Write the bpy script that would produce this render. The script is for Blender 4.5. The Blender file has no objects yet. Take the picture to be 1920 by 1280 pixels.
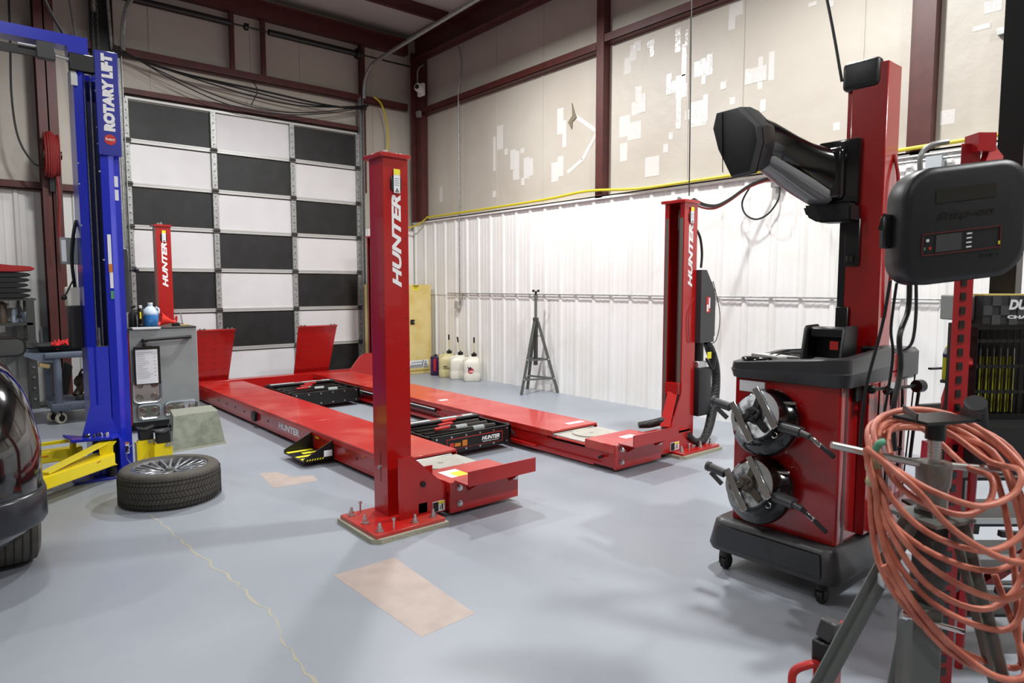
import bpy, bmesh, math, random
from mathutils import Vector as V, Matrix
random.seed(7)
SC=bpy.context.scene; COL=SC.collection
R=math.radians
# ------------------------------------------------------------------ helpers
def s2l(c):
    return tuple((x/12.92 if x<=.04045 else ((x+.055)/1.055)**2.4) for x in c)
def rgb(r,g,b): return s2l((r/255,g/255,b/255))
MATS={}
def mat(name,col,rough=.5,metal=0,coat=0,noise=0,nscale=8,bump=0,bscale=40,spec=.5,trans=0,emit=None,estr=0,col2=None,lo=.4,hi=.65,alpha=1):
    m=bpy.data.materials.new(name); m.use_nodes=True; nt=m.node_tree; b=nt.nodes['Principled BSDF']
    b.inputs['Base Color'].default_value=(*col,1); b.inputs['Roughness'].default_value=rough
    b.inputs['Metallic'].default_value=metal; b.inputs['Coat Weight'].default_value=coat; b.inputs['Coat Roughness'].default_value=.06
    b.inputs['Specular IOR Level'].default_value=spec; b.inputs['Transmission Weight'].default_value=trans
    b.inputs['Alpha'].default_value=alpha
    if emit: b.inputs['Emission Color'].default_value=(*emit,1); b.inputs['Emission Strength'].default_value=estr
    tc=nt.nodes.new('ShaderNodeTexCoord')
    if noise or col2:
        n=nt.nodes.new('ShaderNodeTexNoise'); n.inputs['Scale'].default_value=nscale; n.inputs['Detail'].default_value=5
        nt.links.new(tc.outputs['Object'],n.inputs['Vector'])
        r=nt.nodes.new('ShaderNodeValToRGB'); r.color_ramp.elements[0].position=lo; r.color_ramp.elements[1].position=hi
        c2=col2 if col2 else tuple(x*(1-noise) for x in col)
        r.color_ramp.elements[0].color=(*col,1); r.color_ramp.elements[1].color=(*c2,1)
        nt.links.new(n.outputs['Fac'],r.inputs['Fac']); nt.links.new(r.outputs['Color'],b.inputs['Base Color'])
    if bump:
        n2=nt.nodes.new('ShaderNodeTexNoise'); n2.inputs['Scale'].default_value=bscale; n2.inputs['Detail'].default_value=3
        nt.links.new(tc.outputs['Object'],n2.inputs['Vector'])
        bp=nt.nodes.new('ShaderNodeBump'); bp.inputs['Strength'].default_value=bump; bp.inputs['Distance'].default_value=.01
        nt.links.new(n2.outputs['Fac'],bp.inputs['Height']); nt.links.new(bp.outputs['Normal'],b.inputs['Normal'])
    MATS[name]=m; return m
RED=mat('red paint',rgb(170,16,13),.28,coat=.5,bump=.06,bscale=300)
REDD=mat('red deck paint',rgb(186,26,20),.33,coat=.3,col2=rgb(200,80,70),nscale=2.6,lo=.46,hi=.72)
REDA=mat('red aligner paint',rgb(160,10,12),.22,coat=.7,bump=.08,bscale=260)
REDR=mat('red rack paint',rgb(176,20,28),.38,coat=.2)
BLU=mat('blue paint',rgb(28,44,190),.3,coat=.4)
BLUD=mat('blue cover paint',rgb(30,38,150),.35,coat=.2)
YEL=mat('yellow paint',rgb(246,222,20),.35,coat=.3)
MAR=mat('primer red steel',rgb(82,36,32),.5,noise=.25,nscale=6)
WHT=mat('white panel',rgb(232,230,230),.42,noise=.05,nscale=2)
WHG=mat('white door panel',rgb(228,226,228),.5,noise=.05,nscale=3)
BLK=mat('black panel',rgb(18,18,19),.5,col2=rgb(32,31,33),nscale=5)
GAL=mat('galvanised steel',rgb(150,150,148),.42,metal=.6,col2=rgb(176,177,176),nscale=30)
ZNC=mat('zinc bolt',rgb(200,202,200),.3,metal=.9)
CHR=mat('polished metal',rgb(215,217,220),.16,metal=1)
ALU=mat('brushed aluminium',rgb(198,200,202),.32,metal=.9)
BPL=mat('black plastic',rgb(25,26,29),.42,bump=.1,bscale=500)
BGL=mat('gloss black',rgb(12,12,13),.12,coat=.5)
BRB=mat('black rubber',rgb(24,24,25),.6)
BFR=mat('black frame paint',rgb(16,16,17),.4)
DGR=mat('dark grey plastic',rgb(66,66,68),.34,bump=.08,bscale=400)
DGB=mat('tray plastic',rgb(52,53,56),.36,bump=.08,bscale=400)
GRY=mat('grey steel paint',rgb(105,108,104),.4,metal=.15)
GRD=mat('dark grey steel paint',rgb(70,72,70),.4,metal=.15)
TIR=mat('tyre rubber',rgb(82,78,71),.72,noise=.25,nscale=20)
RIM=mat('wheel alloy',rgb(170,172,176),.28,metal=.85)
GRT=mat('cement grout',rgb(168,164,146),.9,bump=.5,bscale=60)
CAB=mat('grey cabinet paint',rgb(150,156,156),.4,noise=.12,nscale=3)
STO=mat('step stool paint',rgb(140,146,128),.5,noise=.3,nscale=14)
CRM=mat('faded yellow cabinet paint',rgb(226,206,142),.5,col2=rgb(214,188,112),nscale=4)
JUG=mat('translucent white jug',rgb(226,222,208),.4,noise=.06)
JUY=mat('aged jug plastic',rgb(206,196,146),.45,noise=.1)
PUR=mat('purple label',rgb(62,22,92),.35)
WPR=mat('white paint mark',rgb(238,238,238),.5)
PAP=mat('paper',rgb(236,238,242),.7)
INK=mat('grey print',rgb(120,122,128),.7)
BLI=mat('black print',rgb(22,22,24),.6)
YLB=mat('yellow label',rgb(238,226,40),.5)
ORL=mat('orange label',rgb(206,120,30),.5)
REL=mat('red label',rgb(196,44,40),.5)
HOS=mat('orange air hose',rgb(216,130,106),.45,col2=rgb(176,92,72),nscale=14)
TAN=mat('kraft cardboard',rgb(205,180,130),.8)
RCL=mat('red cloth',rgb(190,28,32),.85)
MAT_=mat('black floor mats',rgb(26,26,28),.8,bump=.3)
CRT=mat('grey cart plastic',rgb(98,108,124),.5,bump=.1,bscale=300)
LQB=mat('blue washer fluid',rgb(70,150,226),.2)
JCL=mat('clear jug',rgb(196,212,230),.25)
LTR=mat('tray steel',rgb(170,166,158),.25,metal=.7,col2=rgb(120,84,80),nscale=14)
CAR=mat('black car paint',rgb(14,14,16),.1,coat=1)
CCL=mat('car cladding',rgb(30,33,40),.28)
GLS=mat('dark glass',rgb(20,22,24),.05,coat=.5)
MIR=mat('mirror',rgb(120,125,130),.03,metal=1)
TAP=mat('clear tape',rgb(214,210,206),.2,bump=.5,bscale=18)
YPL=mat('yellow pipe',rgb(208,190,40),.45)
BLC=mat('black cable',rgb(18,18,20),.5)
RDC=mat('red cable',rgb(150,24,24),.5)
SCR=mat('screen',rgb(66,68,70),.15)
YGR=mat('yellow green canister',rgb(176,178,30),.45)
NAV=mat('navy band',rgb(30,30,84),.5)
ORG=mat('orange plastic',rgb(226,88,30),.5)
BRN=mat('brown oily metal',rgb(66,54,42),.5)
GRN=mat('green tape',rgb(80,150,120),.6)
MSK=mat('masking tape',rgb(170,168,130),.8,bump=.4)
STR=mat('dull strip',rgb(96,90,84),.5)

W={}
def thing(name,label,cat,loc=(0,0,0),group=None,rotz=0,local=False):
    o=bpy.data.objects.new(name,None); COL.objects.link(o); o.location=loc; o.rotation_euler=(0,0,rotz)
    o.empty_display_size=.05
    o['label']=label; o['category']=cat
    if group: o['group']=group
    W[o.name]=V((0,0,0)) if local else V(loc)
    return o
def struct_empty(name,loc=(0,0,0)):
    o=bpy.data.objects.new(name,None); COL.objects.link(o); o.location=loc; o['kind']='structure'; W[o.name]=V(loc); return o
class M:
    def __init__(s): s.bm=bmesh.new()
    def add(s,other_bm,T=None):
        me=bpy.data.meshes.new('t'); other_bm.to_mesh(me); other_bm.free()
        if T is not None: me.transform(T)
        s.bm.from_mesh(me); bpy.data.meshes.remove(me); return s
    def box(s,x0,x1,y0,y1,z0,z1,bev=0,T=None,seg=1):
        b=bmesh.new(); bmesh.ops.create_cube(b,size=1)
        for v in b.verts:
            v.co=V(((x0+x1)/2+v.co.x*(x1-x0),(y0+y1)/2+v.co.y*(y1-y0),(z0+z1)/2+v.co.z*(z1-z0)))
        if bev: bmesh.ops.bevel(b,geom=b.edges[:],offset=bev,segments=seg,affect='EDGES',profile=.5)
        return s.add(b,T)
    def obox(s,c,size,rot=(0,0,0),bev=0,seg=1):
        T=Matrix.Translation(V(c))@ (Matrix.Rotation(rot[2],4,'Z')@Matrix.Rotation(rot[1],4,'Y')@Matrix.Rotation(rot[0],4,'X'))
        a,b,c_=[q/2 for q in size]
        return s.box(-a,a,-b,b,-c_,c_,bev,T,seg)
    def bar(s,p0,p1,w,h,bev=0,up=(0,0,1)):
        p0=V(p0);p1=V(p1);d=(p1-p0);L=d.length;d.normalize();u=V(up)
        r=d.cross(u); 
        if r.length<1e-4: r=d.cross(V((0,1,0)))
        r.normalize();u=r.cross(d)
        T=Matrix(((d.x,r.x,u.x,(p0.x+p1.x)/2),(d.y,r.y,u.y,(p0.y+p1.y)/2),(d.z,r.z,u.z,(p0.z+p1.z)/2),(0,0,0,1)))
        return s.box(-L/2,L/2,-w/2,w/2,-h/2,h/2,bev,T)
    def cyl(s,p0,p1,r0,r1=None,n=16):
        p0=V(p0);p1=V(p1);r1=r0 if r1 is None else r1
        b=bmesh.new(); L=(p1-p0).length
        bmesh.ops.create_cone(b,cap_ends=True,segments=n,radius1=r0,radius2=r1,depth=L)
        q=V((0,0,1)).rotation_difference((p1-p0).normalized()).to_matrix().to_4x4()
        return s.add(b,Matrix.Translation((p0+p1)/2)@q)
    def sph(s,c,r,sc=(1,1,1),n=16):
        b=bmesh.new(); bmesh.ops.create_uvsphere(b,u_segments=n,v_segments=max(6,n//2),radius=r)
        return s.add(b,Matrix.Translation(V(c))@Matrix.Diagonal((*sc,1)))
    def prism(s,pts,axis,a,b,bev=0,T=None):
        bm=bmesh.new()
        f={'x':lambda p,t:(t,p[0],p[1]),'y':lambda p,t:(p[0],t,p[1]),'z':lambda p,t:(p[0],p[1],t)}[axis]
        A=[bm.verts.new(f(p,a)) for p in pts];B=[bm.verts.new(f(p,b)) for p in pts]
        bm.faces.new(A);bm.faces.new(B[::-1]);n=len(pts)
        for i in range(n): bm.faces.new((A[i],B[i],B[(i+1)%n],A[(i+1)%n]))
        bmesh.ops.recalc_face_normals(bm,faces=bm.faces[:])
        if bev: bmesh.ops.bevel(bm,geom=bm.edges[:],offset=bev,segments=2,affect='EDGES')
        return s.add(bm,T)
    def lathe(s,prof,o,axis=(0,0,1),n=32):
        bm=bmesh.new(); rings=[]
        for r,z in prof:
            rings.append([bm.verts.new((r*math.cos(2*math.pi*i/n),r*math.sin(2*math.pi*i/n),z)) for i in range(n)] if r>1e-6 else [bm.verts.new((0,0,z))])
        for a,b in zip(rings,rings[1:]):
            for i in range(n):
                j=(i+1)%n
                if len(a)==1 and len(b)==1: break
                if len(a)==1: bm.faces.new((a[0],b[i],b[j]))
                elif len(b)==1: bm.faces.new((a[i],b[0],a[j]))
                else: bm.faces.new((a[i],b[i],b[j],a[j]))
        bmesh.ops.recalc_face_normals(bm,faces=bm.faces[:])
        q=V((0,0,1)).rotation_difference(V(axis).normalized()).to_matrix().to_4x4()
        return s.add(bm,Matrix.Translation(V(o))@q)
    def tube(s,pts,r,n=8,sub=6,closed=False,rs=None):
        P=[V(p) for p in pts]; out=[]; N=len(P)
        rad=[]
        if sub>1:
            rng=range(N if closed else N-1)
            for i in rng:
                g=lambda k:(P[k%N] if closed else P[max(0,min(N-1,k))])
                a,b,c,d=g(i-1),g(i),g(i+1),g(i+2)
                for k in range(sub):
                    t=k/sub
                    out.append(.5*((2*b)+(c-a)*t+(2*a-5*b+4*c-d)*t*t+(3*b-a-3*c+d)*t**3))
                    rad.append((rs[i]*(1-t)+rs[(i+1)%N]*t) if rs else r)
            if not closed: out.append(P[-1]); rad.append(rs[-1] if rs else r)
        else: out=P; rad=rs or [r]*N
        bm=bmesh.new(); rings=[]; L=len(out); nrm=None
        for i,p in enumerate(out):
            if closed: t=(out[(i+1)%L]-out[i-1])
            else: t=(out[min(L-1,i+1)]-out[max(0,i-1)])
            if t.length<1e-9: t=V((0,0,1))
            t.normalize()
            if nrm is None:
                nrm=t.cross(V((0,0,1)))
                if nrm.length<.1: nrm=t.cross(V((1,0,0)))
            nrm=(nrm-t*nrm.dot(t)); nrm.normalize(); bn=t.cross(nrm)
            rings.append([bm.verts.new(p+(nrm*math.cos(2*math.pi*k/n)+bn*math.sin(2*math.pi*k/n))*rad[i]) for k in range(n)])
        for i in range(L if closed else L-1):
            a=rings[i];b=rings[(i+1)%L]
            off=0
            if closed and i==L-1:
                off=min(range(n),key=lambda o:(a[0].co-b[o].co).length)
            for k in range(n):
                bm.faces.new((a[k],a[(k+1)%n],b[(k+1+off)%n],b[(k+off)%n]))
        if not closed:
            bm.faces.new(rings[0][::-1]); bm.faces.new(rings[-1])
        bmesh.ops.recalc_face_normals(bm,faces=bm.faces[:])
        return s.add(bm)
    def loft(s,rings,cap=True):
        bm=bmesh.new(); RR=[[bm.verts.new(p) for p in r] for r in rings]
        for a,b in zip(RR,RR[1:]):
            n=len(a)
            for i in range(n): bm.faces.new((a[i],a[(i+1)%n],b[(i+1)%n],b[i]))
        if cap: bm.faces.new(RR[0][::-1]); bm.faces.new(RR[-1])
        bmesh.ops.recalc_face_normals(bm,faces=bm.faces[:])
        return s.add(bm)
    def rot(s,T):
        bmesh.ops.transform(s.bm,matrix=T,verts=s.bm.verts[:]); return s
    def each(s,name,m,parent,tol=.0012,label=None):
        """one object per separate piece (touching pieces stay together)"""
        bm=s.bm; bm.verts.index_update(); seen=set(); comps=[]
        for v in bm.verts:
            if v.index in seen: continue
            st=[v];seen.add(v.index);c=[]
            while st:
                q=st.pop();c.append(q)
                for e in q.link_edges:
                    w=e.other_vert(q)
                    if w.index not in seen: seen.add(w.index);st.append(w)
            comps.append(c)
        bb=[[ [min(v.co[i] for v in c)-tol for i in range(3)],[max(v.co[i] for v in c)+tol for i in range(3)],c] for c in comps]
        ch=True
        while ch:
            ch=False
            for i in range(len(bb)):
                for j in range(i+1,len(bb)):
                    if all(bb[i][0][k]<=bb[j][1][k] and bb[j][0][k]<=bb[i][1][k] for k in range(3)):
                        bb[i]=[[min(bb[i][0][k],bb[j][0][k]) for k in range(3)],[max(bb[i][1][k],bb[j][1][k]) for k in range(3)],bb[i][2]+bb[j][2]]
                        bb.pop(j); ch=True; break
                if ch: break
        out=[]
        for a,b,c in bb:
            n=bmesh.new(); mp={v.index:n.verts.new(v.co) for v in c}; fs=set()
            for v in c: fs.update(v.link_faces)
            for f in fs: n.faces.new([mp[v.index] for v in f.verts])
            bmesh.ops.recalc_face_normals(n,faces=n.faces[:])
            k=M(); k.bm.free(); k.bm=n; out.append(k.build(name,m,parent,label=label))
        bm.free(); return out
    def build(s,name,m,parent=None,sharp=38,label=None,cat=None,group=None,kind=None):
        me=bpy.data.meshes.new(name)
        for f in s.bm.faces: f.smooth=True
        off=W[parent.name] if parent else None
        if parent is None:
            vs=[v.co for v in s.bm.verts]
            off=V(((min(v.x for v in vs)+max(v.x for v in vs))/2,(min(v.y for v in vs)+max(v.y for v in vs))/2,min(v.z for v in vs)))
        bmesh.ops.translate(s.bm,vec=-off,verts=s.bm.verts[:])
        s.bm.to_mesh(me); s.bm.free(); me.materials.append(m); me.set_sharp_from_angle(angle=R(sharp))
        o=bpy.data.objects.new(name,me); COL.objects.link(o)
        if parent: o.parent=parent; W[o.name]=off
        else: o.location=off; W[o.name]=V(off)
        if label: o['label']=label
        if cat: o['category']=cat
        if group: o['group']=group
        if kind: o['kind']=kind
        return o
def rrect(w,h,r,n=6,cx=0,cy=0):
    out=[]
    for qx,qy,a0 in ((1,1,0),(-1,1,90),(-1,-1,180),(1,-1,270)):
        for i in range(n+1):
            a=R(a0+90*i/n); out.append((cx+qx*(w/2-r)+r*math.cos(a),cy+qy*(h/2-r)+r*math.sin(a)))
    return out
def text(parent,s,m,c,right,up,height,width,bold=.02,shear=0,name='lettering',th=.0008,label=None):
    cu=bpy.data.curves.new('t','FONT'); cu.body=s; cu.size=1; cu.offset=bold; cu.shear=shear; cu.resolution_u=3
    o=bpy.data.objects.new('t',cu); COL.objects.link(o); bpy.context.view_layer.update()
    me=bpy.data.meshes.new_from_object(o.evaluated_get(bpy.context.evaluated_depsgraph_get()))
    bpy.data.objects.remove(o); bpy.data.curves.remove(cu)
    bm=bmesh.new(); bm.from_mesh(me); bpy.data.meshes.remove(me)
    bmesh.ops.remove_doubles(bm,verts=bm.verts[:],dist=1e-5)
    r=bmesh.ops.extrude_face_region(bm,geom=bm.faces[:]); 
    for g in r['geom']:
        if isinstance(g,bmesh.types.BMVert): g.co.z+=1
    xs=[v.co.x for v in bm.verts];ys=[v.co.y for v in bm.verts]
    x0,x1,y0,y1=min(xs),max(xs),min(ys),max(ys)
    rt=V(right).normalized();u=V(up).normalized();nn=rt.cross(u);c=V(c)
    for v in bm.verts:
        v.co=c+rt*((v.co.x-(x0+x1)/2)/(x1-x0)*width)+u*((v.co.y-(y0+y1)/2)/(y1-y0)*height)+nn*(v.co.z*th)
    bmesh.ops.recalc_face_normals(bm,faces=bm.faces[:])
    mb=M(); mb.add(bm); return mb.build(name,m,parent,label=label)
def hexbolt(m,c,axis=(0,0,1),r=.012,h=.01):
    c=V(c);a=V(axis).normalized()
    m.cyl(c,c+a*h*.25,r*1.5,n=14); m.cyl(c+a*h*.25,c+a*h,r,n=6); return m

# ------------------------------------------------------------------ camera
cd=bpy.data.cameras.new('camera'); cam=bpy.data.objects.new('camera',cd); COL.objects.link(cam); SC.camera=cam
p_,r_,y_=R(4.659),R(-.02),R(39.92)
F=V((math.sin(y_)*math.cos(p_),math.cos(y_)*math.cos(p_),-math.sin(p_))); RT=V((math.cos(y_),-math.sin(y_),0)); UP=RT.cross(F)
cam.matrix_world=Matrix(((RT.x,UP.x,-F.x,0),(RT.y,UP.y,-F.y,0),(RT.z,UP.z,-F.z,1.45),(0,0,0,1)))
cd.lens=1257.24/1920*36; cd.sensor_width=36; cd.clip_start=.05
cd.dof.use_dof=True; cd.dof.focus_distance=4.6; cd.dof.aperture_fstop=5.0

# ------------------------------------------------------------------ room
def floor_mat():
    m=bpy.data.materials.new('epoxy floor'); m.use_nodes=True; nt=m.node_tree; b=nt.nodes['Principled BSDF']; L=nt.links
    tc=nt.nodes.new('ShaderNodeTexCoord')
    n=nt.nodes.new('ShaderNodeTexNoise'); n.inputs['Scale'].default_value=1.1; n.inputs['Detail'].default_value=6; n.inputs['Distortion'].default_value=.6
    L.new(tc.outputs['Object'],n.inputs['Vector'])
    r=nt.nodes.new('ShaderNodeValToRGB'); r.color_ramp.elements[0].position=.3; r.color_ramp.elements[1].position=.75
    r.color_ramp.elements[0].color=(*rgb(148,153,163),1); r.color_ramp.elements[1].color=(*rgb(162,167,175),1)
    L.new(n.outputs['Fac'],r.inputs['Fac'])
    # small scuffs
    n2=nt.nodes.new('ShaderNodeTexNoise'); n2.inputs['Scale'].default_value=14; n2.inputs['Detail'].default_value=8; n2.inputs['Roughness'].default_value=.7
    mp=nt.nodes.new('ShaderNodeMapping'); mp.inputs['Scale'].default_value=(1,.35,1); mp.inputs['Rotation'].default_value=(0,0,.8)
    L.new(tc.outputs['Object'],mp.inputs['Vector']); L.new(mp.outputs['Vector'],n2.inputs['Vector'])
    r2=nt.nodes.new('ShaderNodeValToRGB'); r2.color_ramp.elements[0].position=.62; r2.color_ramp.elements[1].position=.8
    r2.color_ramp.elements[0].color=(0,0,0,1); r2.color_ramp.elements[1].color=(.35,.35,.35,1)
    L.new(n2.outputs['Fac'],r2.inputs['Fac'])
    mx=nt.nodes.new('ShaderNodeMixRGB'); mx.inputs[2].default_value=(*rgb(120,122,122),1)
    L.new(r2.outputs['Color'],mx.inputs[0]); L.new(r.outputs['Color'],mx.inputs[1]); L.new(mx.outputs['Color'],b.inputs['Base Color'])
    b.inputs['Roughness'].default_value=.36; b.inputs['Specular IOR Level'].default_value=.4
    bp=nt.nodes.new('ShaderNodeBump'); bp.inputs['Strength'].default_value=.12; bp.inputs['Distance'].default_value=.01
    n3=nt.nodes.new('ShaderNodeTexNoise'); n3.inputs['Scale'].default_value=6; n3.inputs['Detail'].default_value=6
    L.new(tc.outputs['Object'],n3.inputs['Vector']); L.new(n3.outputs['Fac'],bp.inputs['Height']); L.new(bp.outputs['Normal'],b.inputs['Normal'])
    return m
def insul_mat(name,c1,c2,bump=.35):
    m=bpy.data.materials.new(name); m.use_nodes=True; nt=m.node_tree; b=nt.nodes['Principled BSDF']; L=nt.links
    tc=nt.nodes.new('ShaderNodeTexCoord'); n=nt.nodes.new('ShaderNodeTexNoise'); n.inputs['Scale'].default_value=.9; n.inputs['Detail'].default_value=4
    L.new(tc.outputs['Object'],n.inputs['Vector'])
    r=nt.nodes.new('ShaderNodeValToRGB'); r.color_ramp.elements[0].position=.35; r.color_ramp.elements[1].position=.7
    r.color_ramp.elements[0].color=(*c1,1); r.color_ramp.elements[1].color=(*c2,1); L.new(n.outputs['Fac'],r.inputs['Fac']); L.new(r.outputs['Color'],b.inputs['Base Color'])
    b.inputs['Roughness'].default_value=.5
    bp=nt.nodes.new('ShaderNodeBump'); bp.inputs['Strength'].default_value=bump; bp.inputs['Distance'].default_value=.05
    n3=nt.nodes.new('ShaderNodeTexNoise'); n3.inputs['Scale'].default_value=2.2; n3.inputs['Detail'].default_value=5
    L.new(tc.outputs['Object'],n3.inputs['Vector']); L.new(n3.outputs['Fac'],bp.inputs['Height']); L.new(bp.outputs['Normal'],b.inputs['Normal'])
    return m
INS=insul_mat('wall insulation facing',rgb(184,175,164),rgb(194,187,176))
CEI=insul_mat('ceiling insulation facing',rgb(186,180,174),rgb(200,194,190))
fo=M().box(-7,6.6,-6,10.4,-.12,0).build('floor',floor_mat(),kind='structure')
W[fo.name]=V(fo.location)
pm=mat('bare concrete patch',rgb(182,166,158),.55,noise=.12,nscale=9)
M().prism([(1.412,3.09),(1.76,3.088),(1.72,2.314),(1.429,2.295)],'z',.0,.0006).build('bare_patch',pm,fo,label='rectangle of bare pinkish concrete')
M().prism([(1.72,4.75),(2.05,4.72),(2.08,4.88),(1.93,4.95),(1.9,5.15),(1.78,5.2),(1.75,4.95)],'z',0,.0006).build('bare_patch',pm,fo,label='worn pale patch beside the wheel')
cr=[(.917,4.676),(.953,4.113),(.982,3.604),(1.006,3.258),(1.027,2.893),(.979,2.585),(.953,2.315),(.93,1.9)]
ck=M(); pts=[]
for (a,b),(c,d) in zip(cr,cr[1:]):
    for k in range(7): pts.append((a+(c-a)*k/7+random.uniform(-.017,.017),b+(d-b)*k/7))
bm=bmesh.new(); prev=None
for i,(a,b) in enumerate(pts):
    w=random.uniform(.002,.009); cur=(bm.verts.new((a-w,b,.0005)),bm.verts.new((a+w,b,.0005)))
    if prev: bm.faces.new((prev[0],prev[1],cur[1],cur[0]))
    prev=cur
bmesh.ops.recalc_face_normals(bm,faces=bm.faces[:]); ck.add(bm)
ck.build('crack_filler',mat('crack filler',rgb(170,166,150),.8),fo)
ce=M().box(-7,6.6,-6,10.4,5.72,5.8).build('ceiling',CEI,kind='structure')
wb=M().box(-7,6.6,10.32,10.4,0,5.72).build('wall_back',INS,kind='structure')
wr=M().box(6.42,6.6,-6,10.4,0,5.72).build('wall_right',INS,kind='structure')
M().box(-7.1,-7,-6,10.4,0,5.8).build('wall_left',INS,kind='structure')
M().box(-7,6.6,-6.1,-6,0,5.8).build('wall_front',INS,kind='structure')
# vertical insulation seams as slight welts
sm=M()
for y in (8.9,8.03,7.0,4.62,3.95,2.75,1.2): sm.box(6.412,6.42,y-.012,y+.012,2.5,5.7)
sm.build('facing_seam',INS,wr)
sm=M()
for x in (1.5,2.25,3.6,4.35,5.6,.3): sm.box(x-.012,x+.012,10.312,10.32,2.3,5.7)
sm.build('facing_seam',INS,wb)
# tape patches on the right wall facing
tp=[(9.53,3.0,.1,.25),(7.95,3.67,.14,.35),(8.07,3.45,.09,.51),(7.81,3.44,.07,.09),(7.65,3.3,.12,.29),(7.58,3.21,.14,.41),(7.44,3.4,.08,.07),(7.35,3.14,.12,.3),(7.28,3.14,.14,.24),(7.43,2.96,.07,.11),(6.66,3.67,.12,.34),(6.58,3.49,.07,.35),(6.76,3.01,.14,.26),(6.65,3.07,.11,.27),(8.09,2.85,.08,.1),(5.5,4.11,.1,.19),(5.41,4.24,.1,.19),(5.35,4.3,.11,.12),(5.15,4.27,.11,.08),(5.13,4.2,.06,.16),(4.77,4.21,.07,.26),(4.68,3.97,.06,.34),(4.64,4.2,.06,.18),(5.32,3.74,.1,.18),(5.28,3.62,.14,.22),(5.37,3.58,.11,.16),(5.53,3.4,.17,.25),(5.38,3.32,.21,.21),(5.54,3.09,.12,.22),(4.88,3.75,.07,.23),(4.78,3.71,.14,.13),(4.72,3.69,.13,.25),(4.66,3.64,.07,.15),(4.74,3.4,.07,.34),(4.62,3.36,.06,.11),(4.48,3.35,.21,.27),(4.39,3.39,.06,.29),(4.84,3.17,.06,.08),(4.91,3.04,.07,.1),(5.1,2.86,.21,.23),(4.5,3.83,.09,.16),(4.43,3.84,.08,.17),(4.35,3.84,.08,.22),(4.42,3.7,.05,.1),(4.17,3.58,.07,.08),(4.06,3.4,.06,.07),(4.04,4.32,.17,.13),(4.09,4.2,.08,.14),(3.89,3.61,.05,.15),(3.8,3.6,.24,.15),(3.75,3.61,.05,.32),(3.63,3.65,.06,.28),(3.71,3.28,.06,.12),(3.23,4.12,.08,.04),(3.06,4.07,.06,.06),(2.96,2.94,.06,.07),(2.05,2.85,.11,.12),(1.77,3.65,.12,.09),(1.84,3.51,.12,.04)]
for i,(y,z,w,h) in enumerate(tp):
    t=.0008+.0007*(i%5)
    M().box(6.42-t,6.42,y-w/2,y+w/2,z-h/2,z+h/2).build('tape_patch',TAP,wr)
for a,b in (((6.365,3.674),(5.99,3.42)),((5.99,3.4),(6.242,3.094)),((6.242,3.1),(6.517,2.97))):
    M().bar((6.418,*a),(6.418,*b),.05,.003,up=(1,0,0)).rot(Matrix.Identity(4)).build('tape_patch',TAP,wr)
tr=mat('torn foil',rgb(120,112,92),.5)
M().prism([(6.5,3.62),(6.42,3.7),(6.43,3.86),(6.38,3.72),(6.34,3.66),(6.42,3.62),(6.43,3.52)],'x',6.405,6.419).build('torn_facing',tr,wr)

# ribbed liner panels
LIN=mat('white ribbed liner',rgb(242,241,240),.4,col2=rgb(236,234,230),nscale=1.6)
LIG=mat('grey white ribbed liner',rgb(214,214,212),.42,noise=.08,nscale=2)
def liner(name,axis,a0,a1,plane,sgn,z0,z1,m,z2=None):
    """ribbed sheet; rib spacing .305 with two minor ribs; sgn points to the room"""
    pts=[];a=a0
    prof=[(0,0),(.02,0),(.038,.02),(.072,.02),(.09,0),(.15,0),(.157,.003),(.173,.003),(.18,0),(.225,0),(.232,.003),(.248,.003),(.255,0)]
    while a<a1:
        for dx,h in prof:
            if a+dx<=a1: pts.append((a+dx,plane+sgn*h))
        a+=.305
    back=[(a1,plane-sgn*.004),(a0,plane-sgn*.004)]
    P=pts+[(a1,plane)]+back if pts[-1][0]<a1 else pts+back
    if axis=='y': P=[(q[1],q[0]) for q in P]
    mb=M().prism(P,'z',z0,z1)
    return mb
lr=liner('x','y',-6,10.3,6.355,-1,0,1.325,LIN); 
lr2=liner('x','y',-6,10.3,6.345,-1,1.318,2.57,LIN)
t1=lr.build('trim_1',LIN,kind='structure',sharp=10)
t2=lr2.build('trim_2',LIN,kind='structure',sharp=10)
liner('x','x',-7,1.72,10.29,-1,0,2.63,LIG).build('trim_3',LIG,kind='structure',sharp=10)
liner('x','x',5.4,6.33,10.28,-1,0,2.42,LIN).build('trim_4',LIN,kind='structure',sharp=10)
# cap flashing
M().box(6.3,6.42,-6,10.25,2.57,2.585).box(6.3,6.305,-6,10.25,2.545,2.585).build('trim_5',LIN,kind='structure')
# steel: girts, eave beams, columns, purlins
def ibeam(a,b,axis,c,z0,z1,w,t=.012):
    m=M()
    if axis=='y': # runs along y at x=c
        m.box(c-w/2,c+w/2,a,b,z0,z0+t);m.box(c-w/2,c+w/2,a,b,z1-t,z1);m.box(c-t/2,c+t/2,a,b,z0,z1)
    else:
        m.box(a,b,c-w/2,c+w/2,z0,z0+t);m.box(a,b,c-w/2,c+w/2,z1-t,z1);m.box(a,b,c-t/2,c+t/2,z0,z1)
    return m
def zgirt(axis,a,b,c,z,h=.1,d=.13):
    m=M(); 
    if axis=='y': m.box(c-d,c,a,b,z,z+.008); m.box(c-d,c-d+.008,a,b,z,z+h); m.box(c-.02,c,a,b,z+h-.008,z+h)
    else: m.box(a,b,c-d,c,z,z+.008); m.box(a,b,c-d,c-d+.008,z,z+h); m.box(a,b,c-.02,c,z+h-.008,z+h)
    return m
zgirt('y',5.9,10.1,6.42,4.36).build('trim_6',MAR,kind='structure')
zgirt('y',2.3,5.76,6.42,4.42).build('trim_7',MAR,kind='structure')
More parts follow.
